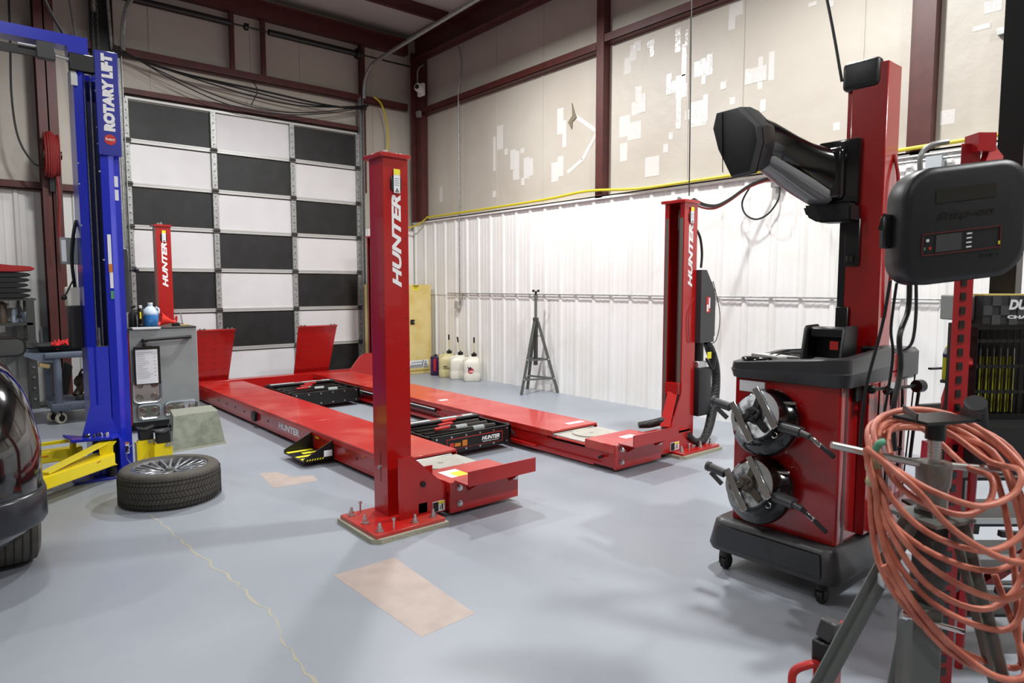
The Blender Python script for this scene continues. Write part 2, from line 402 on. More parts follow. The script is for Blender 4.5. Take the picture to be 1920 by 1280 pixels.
zgirt('x',-6.9,6.2,10.3,4.46,.11,.11).build('trim_8',MAR,kind='structure')
zgirt('x',1.72,5.35,10.3,3.985,.08,.09).build('trim_9',MAR,kind='structure')
zgirt('x',-6.9,1.7,10.3,2.65,.09,.1).build('trim_10',MAR,kind='structure')
M().box(-6.9,6.2,10.16,10.3,5.38,5.56).box(-6.9,6.2,10.02,10.3,5.56,5.575).build('trim_11',MAR,kind='structure')
ibeam(-5.9,10.1,'y',6.3,5.28,5.62,.2).build('trim_12',MAR,kind='structure')
def column(n,y0,y1,x0=6.33,x1=6.42,z0=0):
    M().box(x0,x0+.012,y0,y1,z0,5.3).box(x0,x1,(y0+y1)/2-.006,(y0+y1)/2+.006,z0,5.3).box(x1-.01,x1,y0,y1,z0,5.3).build(n,MAR,kind='structure')
M().box(6.3,6.42,5.78,5.9,2.56,5.3).build('trim_13',MAR,kind='structure')
M().box(6.3,6.42,2.13,2.28,2.56,5.3).box(6.38,6.42,2.28,2.34,2.56,5.3).build('trim_14',MAR,kind='structure')
M().box(6.28,6.4,9.9,10.1,2.57,5.3).box(6.2,6.4,10.09,10.1,2.57,5.4).build('trim_15',MAR,kind='structure')
cl=M().box(.93,1.13,9.96,9.975,0,5.4).box(1.02,1.035,9.96,10.3,0,5.4).box(.93,1.13,10.22,10.235,0,5.4).build('trim_16',MAR,kind='structure')
M().box(1.55,1.8,10.18,10.3,3.0,5.4).build('trim_17',BFR,kind='structure')   # dark jamb left of door top
M().box(5.33,5.4,10.2,10.3,3.0,5.4).build('trim_18',MAR,kind='structure')
M().box(3.27,3.33,10.2,10.26,4.57,5.38).build('trim_19',MAR,kind='structure')
M().box(3.72,3.78,10.2,10.26,4.57,5.38).build('trim_20',MAR,kind='structure')
k=21
for y in (8.95,7.2,5.4,3.6,1.8,0,-1.8,-3.6):
    M().box(-6.9,6.2,y-.06,y+.004,5.52,5.528).box(-6.9,6.2,y-.004,y+.004,5.52,5.72).box(-6.9,6.2,y,y+.06,5.712,5.72).build('trim_%d'%k,MAR,kind='structure'); k+=1

# ------------------------------------------------------------------ sectional garage door
d=struct_empty('door_1',(3.56,10.2,0))
rows=[0,.545,1.115,1.69,2.255,2.815,3.385,3.95]; cols=[(1.93,2.95),(3.03,4.10),(4.17,5.2)]
for r in range(7):
    for c in range(3):
        black=(r+c)%2==0
        if r%2==0: black=(c!=1)
        else: black=(c==1)
        x0,x1=cols[c]; z0,z1=rows[r],rows[r+1]
        M().box(x0,x1,10.215,10.235,z0+.02,z1-.045).build('panel',BLK if black else WHG,d)
rl=M()
for z in rows:
    rl.box(1.9,5.24,10.195,10.24,max(0,z-.028),z+.002 if z else .03); 
    if z and z<3.9: rl.box(1.9,5.24,10.19,10.24,z+.004,z+.024)
rl.build('rail',mat('door rail',rgb(196,196,194),.4,metal=.3),d)
st=M()
for x0,x1 in ((1.865,1.93),(2.955,3.025),(4.1,4.17),(5.2,5.25)):
    for r in range(7): st.box(x0,x1,10.175,10.235,rows[r]+.03,rows[r+1]-.03)
st.each('stile',GAL,d)
sh=M()
for x in (2.99,4.135,1.9,5.225):
    for r in range(7):
        for q in range(5): sh.cyl((x,10.176,rows[r]+.08+q*.1),(x,10.17,rows[r]+.08+q*.1),.008,n=8)
sh.build('rivet',BFR,d)
hg=M()
for x in (2.99,4.135,1.9,5.225):
    for z in rows[1:-1]: hg.box(x-.04,x+.04,10.165,10.18,z-.04,z+.03); hg.cyl((x-.045,10.165,z),(x+.045,10.165,z),.012,n=8)
hg.each('hinge',mat('dark hinge',rgb(70,68,66),.5,metal=.5),d)
for x in (1.84,5.28):
    tk=M().box(x-.03,x-.022,10.1,10.2,0,4.5).box(x+.022,x+.03,10.1,10.2,0,4.5).box(x-.03,x+.03,10.19,10.2,0,4.5)
    tk.build('track',GAL,d)
    sgn=1
    tk=M(); pth=[(x+.05,10.12,4.5),(x+.05,10.08,4.75),(x+.06,9.92,4.93),(x+.07,9.65,5.0),(x+.07,8.5,5.05),(x+.07,7.0,5.1),(x+.07,4.0,5.2)]
    tk.tube(pth,.03,n=6,sub=5).build('track',GAL,d,label='curved overhead track')
sp=M().cyl((1.8,10.12,5.18),(3.25,10.12,5.18),.045).cyl((3.25,10.12,5.18),(3.8,10.12,5.18),.013).cyl((3.8,10.12,5.18),(5.2,10.12,5.18),.045).cyl((3.45,10.12,5.18),(3.5,10.12,5.18),.05).cyl((5.2,10.12,5.18),(5.28,10.12,5.18),.08)
sp.cyl((5.3,10.12,5.18),(6.2,10.12,5.18),.013)
sp.build('torsion_spring',BFR,d)
M().cyl((5.4,9.9,4.9),(5.42,9.9,4.9),.01).build('roller',GAL,d)

# ------------------------------------------------------------------ wall services
def single(mb,name,m,label,cat,group=None): return mb.build(name,m,None,label=label,cat=cat,group=group)
single(M().tube([(6.27,9.75,2.62),(6.27,8.3,2.62),(6.27,6.8,2.63),(6.275,6.0,2.66),(6.275,5.2,2.6),(6.275,4.4,2.6),(6.275,3,2.6),(6.275,2,2.615),(6.275,.6,2.63),(6.275,-2,2.62)],.017,sub=4),'air_pipe',YPL,'yellow air hose running along the top of the white ribbed wall panels','hose')
single(M().tube([(5.5,10.1,4.55),(5.62,10.05,4.42),(5.72,10.05,4.0),(5.7,10.1,3.3),(5.72,10.15,2.6),(6.0,10.15,2.46),(6.22,10.0,2.5),(6.27,9.78,2.6)],.014,sub=5),'air_hose',YPL,'yellow hose looping down the back wall right of the garage door','hose')
b=thing('electrical_conduit','thin metal conduit dropping down the right wall from the ceiling to an outlet','conduit',(6.3,8.85,1.1))
M().tube([(6.3,8.84,2.57),(6.3,8.84,1.2)],.01,sub=1).build('pipe',GAL,b)
M().tube([(6.3,8.83,5.2),(6.3,8.75,4.9),(6.27,8.8,4.5),(6.3,8.84,4.3),(6.3,8.84,2.57)],.012,sub=4).build('pipe',GAL,b)
M().box(6.26,6.33,8.86,8.94,1.1,1.22,.004).build('outlet_box',mat('grey box',rgb(176,172,160),.5),b)
M().tube([(6.31,8.83,1.16),(6.3,8.8,1.24),(6.31,8.74,1.335),(6.31,8.6,1.345),(6.31,1.0,1.345)],.008,sub=3).build('pipe',GAL,b)
# conduit run beneath the cap near the wall box
b=thing('junction_box','grey metal junction box at the top of the white wall panels behind the scanner arm','box',(6.28,3.44,2.4))
M().box(6.24,6.32,3.38,3.5,2.42,2.54,.004).build('box_body',GAL,b)
M().tube([(6.28,3.38,2.5),(6.28,1.0,2.5)],.012,sub=1).build('pipe',GAL,b)
M().box(6.25,6.32,2.02,2.14,2.36,2.52,.004).build('side_box',mat('light grey box',rgb(170,176,180),.45),b)
single(M().tube([(6.27,3.42,2.42),(6.25,3.42,2.3),(6.22,3.5,2.17),(6.2,3.62,2.12),(6.2,3.74,2.18),(6.2,3.78,2.3),(6.15,3.68,2.42),(6.1,3.6,2.47)],.009,sub=6),'cable_loop',BLC,'black cable hanging in a loop below the junction box','cable')
b=thing('cable_bundle','black and red cables strung from the right front lift post to the wall junction box','cable',(5.1,3.62,2.2))
pp=[(5.1,3.6,2.22),(5.3,3.62,2.19),(5.5,3.62,2.2),(5.7,3.6,2.28),(5.95,3.56,2.42),(6.15,3.48,2.5),(6.25,3.45,2.5)]
M().tube(pp,.012).build('black_cable',BLC,b)
M().tube([(x,y+.01,z-.022) for x,y,z in pp],.01).build('red_cable',RDC,b)
M().tube([(x,y-.015,z+.008) for x,y,z in pp],.008).build('black_cable',BLC,b)
# cables on back wall over the door
b=thing('cable_bundle','sagging bundle of black cables strung over the checkered garage door','cable',(3.6,10.1,4.1))
for i in range(5):
    sg=[.12,.18,.25,.42,.5][i]; pts=[]
    for q in range(9):
        t=q/8; pts.append((1.75+3.6*t,10.08-.02*i,4.47*(1-t)+4.33*t-sg*4*t*(1-t)*.9+.01*i-.02*math.sin(t*9+i)))
    M().tube(pts,[.016,.012,.01,.008,.008][i],n=6,sub=4).build('cable',BLC,b)
M().tube([(3.56,10.18,4.46),(3.6,10.1,4.3),(3.5,10.08,4.08)],.007,n=6).build('cable',BLC,b)
# corner alarm / camera
b=thing('security_camera','small white camera bracketed high in the corner beside the steel column','camera',(6.2,9.8,4.65))
M().box(6.18,6.24,9.7,9.86,4.62,4.82,.01).build('housing',WPR,b)
M().cyl((6.19,9.78,4.74),(6.12,9.74,4.74),.075,.07,n=24).cyl((6.12,9.74,4.74),(6.1,9.73,4.74),.045,n=20).build('shroud',WPR,b)
M().cyl((6.1,9.73,4.74),(6.085,9.722,4.74),.035,n=20).build('lens',BGL,b)
M().tube([(6.22,9.9,4.65),(6.22,9.9,5.05),(6.2,9.7,5.1)],.012).box(6.2,6.26,9.86,9.94,4.3,4.4).build('bracket',GAL,b)
single(M().tube([(5.05,3.6,2.25),(5.06,3.62,3.5),(5.08,3.66,5.72)],.006,sub=2,n=6),'hanging_cable',BLC,'thin black cable dropping from the ceiling to the right front lift post','cable')
single(M().tube([(3.4,1.55,2.45),(3.4,1.64,2.87),(3.4,1.85,3.7),(3.45,2.2,5.71)],.007,sub=4,n=6),'hanging_cable',BLC,'black cable dropping from the ceiling to the red scanner column','cable')
# unistrut on upper right wall
b=thing('strut_channel','short galvanised strut channel fixed high on the right wall','bracket',(6.38,1.55,3.45))
M().bar((6.39,1.72,3.43),(6.39,1.0,3.46),.05,.05).build('channel',GAL,b)
M().box(6.33,6.4,1.2,1.75,3.78,3.82).build('upper_channel',BFR,b)

# ------------------------------------------------------------------ four post lift
lf=thing('four_post_lift','large red four-post vehicle alignment lift on the grey floor','vehicle lift',(3.54,6.3,0))
def post(x0,x1,y0,y1,z0,z1,openx,base=True,txt=True):
    """C channel open towards openx (+1/-1)"""
    t=.008; lip=.045
    if openx>0: P=[(x0,y0),(x1,y0),(x1,y0+lip),(x1-t,y0+lip),(x1-t,y0+t),(x0+t,y0+t),(x0+t,y1-t),(x1-t,y1-t),(x1-t,y1-lip),(x1,y1-lip),(x1,y1),(x0,y1)]
    else: P=[(x1,y0),(x0,y0),(x0,y0+lip),(x0+t,y0+lip),(x0+t,y0+t),(x1-t,y0+t),(x1-t,y1-t),(x0+t,y1-t),(x0+t,y1-lip),(x0,y1-lip),(x0,y1),(x1,y1)]
    m=M().prism(P,'z',z0,z1-.03)
    p=m.build('post',RED,lf)
    M().box(x0-.025,x1+.012,y0-.02,y1+.03,z1-.03,z1-.004,.004).build('post_cap',RED,p)
    s=M()
    for yy in (y0+.028,y1-.028):
        xx=x1-.008 if openx>0 else x0-.004
        s.box(min(xx,xx+.004-openx*.004),max(xx,xx+.004),yy-.016,yy+.016,z0+.03,z1-.16)
    s.each('wear_strip',STR,p)
    cx=(x0+x1)/2; cy=(y0+y1)/2
    c=M().cyl((cx,cy,z0),(cx,cy,z1-.03),.012,n=10); c.build('screw_rod',GRD,p)
    h=M().cyl((cx,cy+.03,z1-.004),(cx,cy+.03,z1+.02),.02,n=6).cyl((cx,cy+.03,z1+.02),(cx,cy+.03,z1+.035),.012,n=12)
    h.cyl((cx-.045,cy-.02,z1-.004),(cx-.045,cy-.02,z1+.02),.014,n=6)
    h.each('cap_nut',ZNC,p)
    # row of small holes on the front face
    hl=M()
    zz=z0+.25
    while zz<z1-.1:
        hl.cyl((x1-.018,y0-.0006,zz),(x1-.018,y0+.002,zz),.004,n=8); zz+=.16
    for zz in (.5,.58,.62,1.3,1.34): hl.cyl((x0-.0006,y0+.02,zz),(x0+.002,y0+.02,zz),.004,n=8)
    hl.build('hole',BFR,p)
    if txt:
        text(p,'HUNTER',WPR,(cx+.002,y0-.0005,1.722),(0,0,1),(-1,0,0),.062,.55,bold=.045,shear=.28,name='lettering')
        M().box(cx-.035,cx+.035,y0-.01,y0,2.0+.02,2.0+.1,.003).build('label_holder',BFR,p)
        l=M().box(cx-.018,cx+.024,y0-.0125,y0-.01,2.0+.005,2.0+.145).build('caution_label',PAP,p)
        M().box(cx-.018,cx+.024,y0-.0135,y0-.0125,2.0+.112,2.0+.145).each('label_header',YLB,l)
        a=M()
        for q in range(4): a.box(cx-.012,cx+.016,y0-.0135,y0-.0125,2.05+.013*q,2.053+.013*q)
        a.prism([(cx-.012,2.01),(cx+.018,2.01),(cx+.003,2.038)],'y',y0-.0135,y0-.0125)
        a.build('label_print',INK,l)
    return p
def baseplate(x0,x1,y0,y1):
    p=M().box(x0,x1,y0,y1,.028,.05,.002).build('base_plate',REDD,lf)
    M().prism([(x0-.015,y1+.01),(x0-.02,y0+.02),(x0+.02,y0-.02),(x1+.015,y0-.02),(x1+.02,y1),(x1,y1+.02)],'z',0.0,.028).build('grout',GRT,p)
    n=M()
    for x,y in ((x0+.05,y0+.05),(x0+.05,(y0+y1)/2),(x0+.05,y1-.05),(x1-.05,y1-.05),((x0+x1)/2+.05,y0+.05),(x1-.05,y0+.06)):
        n.cyl((x,y,.05),(x,y,.056),.024); n.cyl((x,y,.056),(x,y,.078),.016,n=6); n.cyl((x,y,.078),(x,y,.1),.009,n=10)
    for x,y in ((x0+.12,y1-.03),(x0+.13,y0+.03),(x1-.02,y1-.14)):
        n.cyl((x,y,.05),(x,y,.11),.006,n=8); n.cyl((x,y,.105),(x,y,.118),.011,n=6)
    n.each('anchor_bolt',ZNC,p)
baseplate(1.775,2.245,3.315,3.77)
baseplate(4.66,5.2,3.33,3.78)
baseplate(1.775,2.245,9.0,9.5)
baseplate(4.75,5.2,9.0,9.5)
p1=post(1.985,2.152,3.552,3.72,.05,2.24,1)
p2=post(4.925,5.115,3.552,3.76,.05,2.21,-1)
p3=post(1.985,2.152,9.2,9.37,.05,2.22,1)
p4=post(4.93,5.1,9.2,9.37,.05,2.22,-1)
# slot + knob on near post left face
M().box(1.984,1.987,3.63,3.636,.25+.0,.44).build('slot',BFR,p1)
M().cyl((1.985,3.633,.345),(1.97,3.633,.345),.012,n=12).build('slot_knob',ZNC,p1)
# right post inside details: lift cable and wear
M().cyl((4.99,3.65,.3),(4.99,3.65,2.12),.008,n=8).cyl((4.99,3.65,1.95),(4.99,3.65,2.08),.015,n=8).build('lift_cable',STR,p2)
# runways
def runway(x0,x1,inner,yend,front_y=3.42):
    rw=M().box(x0+.012,x1-.012,4.2,9.02,.035,.2).build('runway',RED,lf)
    dk=M(); ys=[4.12,5.84,7.78,9.02]
    for a,b in zip(ys,ys[1:]): dk.box(x0,x1,a+.004,b-.004,.2,.22,.003)
    dk.box(x0,x0+.006,4.12,9.02,.17,.2); dk.box(x1-.006,x1,4.12,9.02,.17,.2)
    dk.build('deck',REDD,rw)
    # front pocket and nose
    M().box(x0+.012,x1-.012,3.42,4.2,.035,.15).build('runway_nose',RED,rw)
    M().box(x0,x1,3.42,3.74,.15,.222,.004).build('nose_deck',REDD,rw)
    M().box(x0,x1,3.98 if inner>0 else 3.74,4.12,.15,.175).box(x0,x1,3.74,4.12,.15,.165).build('pocket_floor',REDD,rw)
    M().box(x0+.02,x1-.02,3.78,4.1,.165,.19,.003).build('plate_tray',mat('tray zinc %d'%inner,rgb(196,194,188),.4,metal=.3),rw)
    M().cyl(((x0+x1)/2,3.93,.19),((x0+x1)/2,3.93,.202),.165,n=48).cyl(((x0+x1)/2,3.93,.202),((x0+x1)/2,3.93,.206),.02,n=24).build('turn_plate',mat('turn plate %d'%inner,rgb(182,178,168),.6,noise=.1,nscale=12),rw)
    M().cyl((x0+.0,4.11,.187),(x1-.06,4.11,.187),.012).build('roller',ZNC,rw)
    # end face with bolts
    M().box(x0-.01,x1,3.4,3.42,.03,.226,.003).build('end_plate',RED,rw)
    e=M()
    for x,z in ((x0+.06,.185),(x0+.06,.085),(x1-.03,.17)): e.cyl((x,3.4,z),(x,3.394,z),.02); e.cyl((x,3.394,z),(x,3.38,z),.015,n=6)
    e.each('end_bolt',ZNC,rw)
    # wheel stop
    ws=M().box(x0+.02,x1+.02,3.25,3.4,.232,.24).box(x0+.02,x1+.02,3.245,3.253,.232,.325)
    for x in (x0+.13,x1-.08): ws.prism([(3.4,.15),(3.4,.232),(3.27,.232)],'x',x,x+.008)
    ws.build('wheel_stop',RED,rw)
    return rw
rL=runway(2.35,2.9,1,0)
rR=runway(3.9,4.46,-1,0)
# rails on inner sides for the rolling jacks
M().box(2.9,2.94,4.3,9.0,.06,.075).box(2.9,2.905,4.3,9.0,.06,.12).each('jack_rail',RED,rL)
M().box(3.86,3.9,4.3,9.0,.055,.07).box(3.86,3.865,3.6,9.0,.04,.055).each('jack_rail',RED,rR)
M().box(3.868,3.898,5.9,8.6,.13,.165,.004).build('rail_cover',BFR,rR)
M().box(3.862,3.868,5.9,8.0,.158,.166).build('rail_strip',WPR,rR)
tt=M()
for i in range(26): tt.box(3.858,3.866,4.9+i*.07,4.93+i*.07,.09,.105)
tt.build('rack_teeth',BFR,rR)
M().cyl((4.0,3.6,.1),(3.86,3.54,.11),.012).build('valve',BFR,rR)
# labels on decks
M().box(2.42,2.56,3.5,3.66,.222,.2235).build('deck_label',PAP,rL)
M().box(2.47,2.56,3.5,3.6,.2235,.2245).build('deck_label',YLB,rL)
M().box(4.15,4.3,3.52,3.6,.222,.2235).build('deck_label',PAP,rR)
M().box(4.2,4.4,4.22,4.28,.22,.2215).build('deck_label',PAP,rR)
M().box(4.02,4.12,6.0,6.06,.22,.2215).build('deck_label',PAP,rR)
# side lettering, roller cap, step on outer face of left runway
text(rL,'HUNTER',WPR,(2.361,6.07,.125),(0,-1,0),(0,0,1),.065,.5,bold=.045,shear=.1)
M().cyl((2.362,6.95,.12),(2.33,6.95,.12),.055,n=24).build('side_wheel',BFR,rL)
hb=M()
for y in (8.2,7.9,7.6,7.3,6.6,5.65,4.7,4.3): hb.cyl((2.362,y,.12),(2.358,y,.12),.01,n=10)
hb.each('side_hole',BFR,rL)
M().box(2.358,2.362,4.56,4.62,.15,.18).build('side_label',ORL,rL)
M().box(2.358,2.362,5.4,5.47,.15,.18).build('side_label',YLB,rL)
st=M().box(2.1,2.36,5.1,5.52,.045,.055).prism([(2.36,.05),(2.36,.2),(2.1,.075),(2.1,.05)],'y',5.1,5.108).prism([(2.36,.05),(2.36,.2),(2.1,.075),(2.1,.05)],'y',5.512,5.52).build('step',BFR,rL)
ys_=M()
for i in range(4): ys_.prism([(2.11,5.5-i*.1),(2.11,5.45-i*.1),(2.33,5.45-i*.1),(2.33,5.5-i*.1)],'z',.055,.0565) if i!=1 else ys_.prism([(2.2,5.5-i*.1),(2.2,5.45-i*.1),(2.33,5.45-i*.1),(2.33,5.5-i*.1)],'z',.055,.0565)
for i in range(7): ys_.prism([(2.12+i*.022,.055),(2.13+i*.022,.055),(2.138+i*.022,.068),(2.128+i*.022,.068)],'y',5.0985,5.1)
ys_.build('step_stripe',YLB,st)
M().box(2.27,2.34,5.097,5.1,.07,.12).build('step_label',PAP,st)
# carriages / brackets at the front posts
g=M().prism([(2.13,.05),(2.34,.04),(2.34,.2),(2.09,.43),(2.0,.43),(2.0,.05)],'y',3.44,3.452).box(2.16,2.34,3.6,3.612,.05,.3).box(2.15,2.34,3.45,3.6,.05,.06)
g.build('carriage_bracket',RED,lf)
M().box(2.13,2.2,3.44,3.53,.06,.13,.004).build('stop_block',BFR,lf)
M().cyl((2.165,3.44,.245),(2.165,3.43,.245),.018).build('pivot_bolt',BFR,lf)
c1=M().box(2.235,2.325,3.437,3.4395,.05,.115).build('caution_label',PAP,lf)
M().box(2.237,2.275,3.435,3.437,.053,.112).box(2.288,2.292,3.435,3.437,.06,.085).box(2.3,2.308,3.435,3.437,.06,.095).build('label_print',BLI,c1)
M().box(2.277,2.323,3.435,3.437,.098,.113).each('label_header',YLB,c1)
g=M().box(4.4,4.9,3.43,3.44,.05,.215).box(4.4,4.9,3.6,3.61,.05,.215).box(4.4,4.9,3.43,3.61,.2,.215)
g.prism([(4.7,.2),(4.96,.2),(4.96,.6),(4.9,.62),(4.86,.62),(4.86,.52)],'y',3.5,3.51)
g.bar((4.7,3.55,.24),(4.87,3.6,.52),.09,.012); g.box(4.86,4.93,3.56,3.68,.5,.6)
g.build('carriage_bracket',RED,lf)
c1=M().box(4.62,4.74,3.427,3.43,.06,.13).build('caution_label',PAP,lf)
M().box(4.623,4.675,3.4255,3.427,.063,.127).box(4.69,4.694,3.4255,3.427,.07,.1).box(4.705,4.715,3.4255,3.427,.07,.11).build('label_print',BLI,c1)
M().box(4.677,4.737,3.4255,3.427,.112,.128).each('label_header',YLB,c1)
s=M()
for z in (.42,.36,.14,.1): s.cyl((4.905,3.545,z),(4.9,3.54,z),.012,n=8)
s.each('guide_bolt',ZNC,lf)
# small brackets of carriages at back posts, rear crossbeam
M().box(2.1,5.0,9.03,9.2,.04,.235,.004).build('rear_crossbeam',RED,lf)
M().prism([(4.45,.22),(4.62,.42),(4.7,.46),(4.93,.46),(4.93,.22)],'y',9.04,9.06).build('carriage_bracket',RED,lf)
for (xa,xb,n) in ((2.36,2.83,3),(3.68,4.25,4)):
    T=Matrix.Translation(V(((xa+xb)/2,9.28,.2)))@Matrix.Rotation(R(21),4,'X')
    w=(xb-xa)/2
    m=M().prism([(-w+.02,0),(w-.03,0),(w,.76),(-w,.76)],'y',-.012,.0); m.box(-w,w,-.03,.0,.745,.76); m.rot(T)
    rp=m.build('ramp',RED,lf)
    c=M()
    for i in range(7):
        for j in range(n):
            c.box(-w+.09+j*(2*w-.18)/(n-1)-.026,-w+.09+j*(2*w-.18)/(n-1)+.026,-.016,-.012,.09+i*.095,.1+i*.095)
    c.rot(T); c.each('grip_slot',mat('slot red %d'%n,rgb(150,30,28),.35),rp)
    c=M()
    for x in (-w+.04,-w+.09,w-.09,w-.04): c.cyl((x,-.02,.755),(x,-.0,.755),.02,n=12)
    c.rot(T); c.each('ramp_wheel',GRY,rp)
# control box, tank and hoses at right front post
cx=M().box(5.12,5.33,3.5,3.68,.95,1.42).prism([(5.12,1.42),(5.12,1.6),(5.2,1.6),(5.33,1.42)],'y',3.5,3.68).build('control_box',DGB,lf)
M().prism([(5.33,.96),(5.42,1.0),(5.42,1.38),(5.36,1.5),(5.33,1.45)],'y',3.55,3.7).build('control_box_side',DGR,cx)
M().box(5.2,5.26,3.497,3.5,1.22,1.36).build('warning_label',REL,cx)
M().box(5.205,5.23,3.4955,3.497,1.23,1.29).box(5.235,5.255,3.4955,3.497,1.26,1.35).build('label_print',PAP,cx)
M().box(5.12,5.32,3.5,3.66,.28,.72,.02,seg=2).build('oil_tank',BPL,lf)
M().box(5.13,5.26,3.52,3.62,.72,.78,.004).build('valve_block',ALU,lf)
M().cyl((5.2,3.57,.76),(5.2,3.57,.96),.045).build('pump_motor',BFR,lf)
M().box(5.24,5.3,3.5,3.505,.8,.86).build('pump_label',YLB,lf)
M().tube([(5.28,3.55,.95),(5.36,3.56,.88),(5.45,3.56,.72),(5.46,3.55,.55),(5.38,3.52,.35),(5.25,3.48,.16),(5.1,3.44,.08),(4.95,3.42,.1),(4.86,3.42,.17)],.038,n=12,rs=[.03,.045,.042,.04,.045,.04,.036,.03,.028]).build('hose_sleeve',mat('black nylon sleeve',rgb(20,20,22),.45,bump=1,bscale=60),lf)
M().tube([(4.82,3.52,.3),(4.74,3.6,.28),(4.66,3.68,.25),(4.58,3.74,.24)],.036,n=12,rs=[.03,.036,.036,.028]).build('hose_sleeve',mat('black nylon sleeve b',rgb(20,20,22),.45,bump=1,bscale=60),lf)
M().tube([(5.12,3.56,1.95),(5.16,3.55,1.88),(5.19,3.55,1.75),(5.18,3.55,1.62)],.011).build('power_cable',BLC,lf)
M().tube([(5.3,3.5,1.5),(5.42,3.5,1.2),(5.38,3.5,.98),(5.28,3.5,.93)],.004,n=6).build('power_cable',BLC,lf)
M().tube([(5.12,3.56,1.4),(5.0,3.54,1.2),(5.02,3.54,.95)],.004,n=6).build('sensor_cable',RDC,lf)
M().tube([(5.25,3.52,.8),(5.33,3.5,.7),(5.36,3.5,.85)],.012).each('pump_hose',BLC,lf)

# rolling jacks sitting between the runways
def rolling_jack(y0,y1,label,txt):
    j=thing('rolling_jack',label,'jack',(3.4,(y0+y1)/2,.05),group='rolling jacks between the runways')
    f=M().box(2.95,3.82,y0,y0+.02,.05,.215,.003).box(2.95,3.82,y1-.02,y1,.09,.215).box(2.95,2.97,y0,y1,.09,.215).box(3.8,3.82,y0,y1,.09,.215)
    f.box(2.97,3.8,y0+.02,y1-.02,.09,.1)
    f.build('frame',BFR,j)
    b=M()
    for i in range(6): 
        for z in (.075,.19): b.cyl((3.02+i*.15,y0,z),(3.02+i*.15,y0-.004,z),.009,n=10)
    b.each('frame_bolt',ZNC,j)
    r=M()
    for i,yy in enumerate((.25,.45,.65)): r.cyl((3.0,y0+(y1-y0)*yy,.19),(3.75,y0+(y1-y0)*yy,.19),.028)
    r.each('cylinder',BGL,j)
    r=M()
    for i,yy in enumerate((.25,.45,.65)): r.cyl((3.5-.1*i,y0+(y1-y0)*yy,.19),(3.62-.1*i,y0+(y1-y0)*yy,.19),.0295)
    r.each('cylinder_band',CAB,j)
    r=M()
    for i,yy in enumerate((.3,.5,.7)): r.obox((3.2+.12*i,y0+(y1-y0)*yy,.235),(.16,.03,.02),(0,0,.1),.004)
    r.each('handle',REL,j)
    M().box(2.97,3.83,y1-.14,y1-.02,.215,.235,.003).build('cross_bar',DGB,j)
    M().box(3.0,3.78,y1-.1,y1-.07,.235,.238).build('bar_label',PAP,j)
    M().box(3.3,3.4,y1-.1,y1-.07,.238,.24).box(3.6,3.66,y1-.1,y1-.07,.238,.24).build('bar_print',REL,j)
    M().tube([(3.82,y0+.2,.16),(3.87,y0+.12,.2),(3.84,y0+.05,.17),(3.86,y0,.12)],.01).build('hose',BLC,j)
    if txt:
        l=M().box(3.12,3.72,y0-.0025,y0,.085,.175,.001).build('name_plate',REL,j)
        M().box(3.126,3.714,y0-.004,y0-.0025,.09,.17).build('plate_face',BFR,l)
        text(l,'HUNTER',WPR,(3.585,y0-.004,.137),(1,0,0),(0,0,1),.035,.2,bold=.04,shear=.3)
        text(l,'Engineering Company',WPR,(3.585,y0-.004,.108),(1,0,0),(0,0,1),.012,.18,bold=.01,shear=.2)
        M().box(3.15,3.19,y0-.005,y0-.004,.1,.14).build('badge',REL,l)
        M().box(3.2,3.26,y0-.005,y0-.004,.105,.135).box(3.28,3.33,y0-.005,y0-.004,.1,.15).build('badge',ORL,l)
    return j
rolling_jack(4.58,5.2,'black rolling jack at the near end of the lift with a lettered front plate',True)
rolling_jack(7.5,8.35,'black rolling jack at the far end between the two red runways',False)

# ------------------------------------------------------------------ two post lift (blue)
tl=thing('two_post_lift','tall blue two-post lift column with yellow arms, beside the black car','vehicle lift',(.9,5.98,0))
col=M()
# C profile seen from above, opening on the camera side
prof=[(.765,5.86),(.815,5.82),(.822,5.835),(.79,5.87),(.79,6.09),(1.0,6.09),(1.0,5.95),(.955,5.93),(.955,5.9),(.905,5.86),(.905,5.83),(.955,5.815),(1.0,5.86),(1.035,5.86),(1.035,6.12),(.765,6.12)]
col.prism(prof,'z',.02,3.05); co=col.build('column',BLU,tl)
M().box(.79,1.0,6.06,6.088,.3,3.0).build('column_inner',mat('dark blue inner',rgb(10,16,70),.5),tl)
M().box(.765,.9,5.83,5.86,.02,1.0,.002).build('carriage',BLU,tl)
cb=M().cyl((.845,5.95,1.0),(.845,5.95,3.08),.006,n=8).cyl((.885,5.95,1.0),(.885,5.95,3.08),.006,n=8).cyl((.86,5.94,1.0),(.86,5.94,1.14),.01,n=8); cb.each('lift_cable',GAL,tl)
M().box(.81,.92,5.9,5.94,.99,1.0).build('cable_plate',GAL,tl)
pl=M().box(.895,1.045,5.8,5.83,2.42,3.17,.003).build('name_cover',BLUD,tl)
text(pl,'ROTARY LIFT',WPR,(.972,5.7995,2.875),(0,0,1),(-1,0,0),.075,.555,bold=.075)
M().lathe([(0,0),(.038,0),(.038,.002),(0,.003)],(.972,5.7995,2.535),(0,-1,0)).rot(Matrix.Identity(4)).build('badge',REL,pl)
text(pl,'Rotary',WPR,(.972,5.796,2.535),(1,0,0),(0,0,1),.026,.06,bold=.02,shear=.2)
M().box(.958,.972,5.86,5.864,.7,1.0).build('slot',BRB,tl)
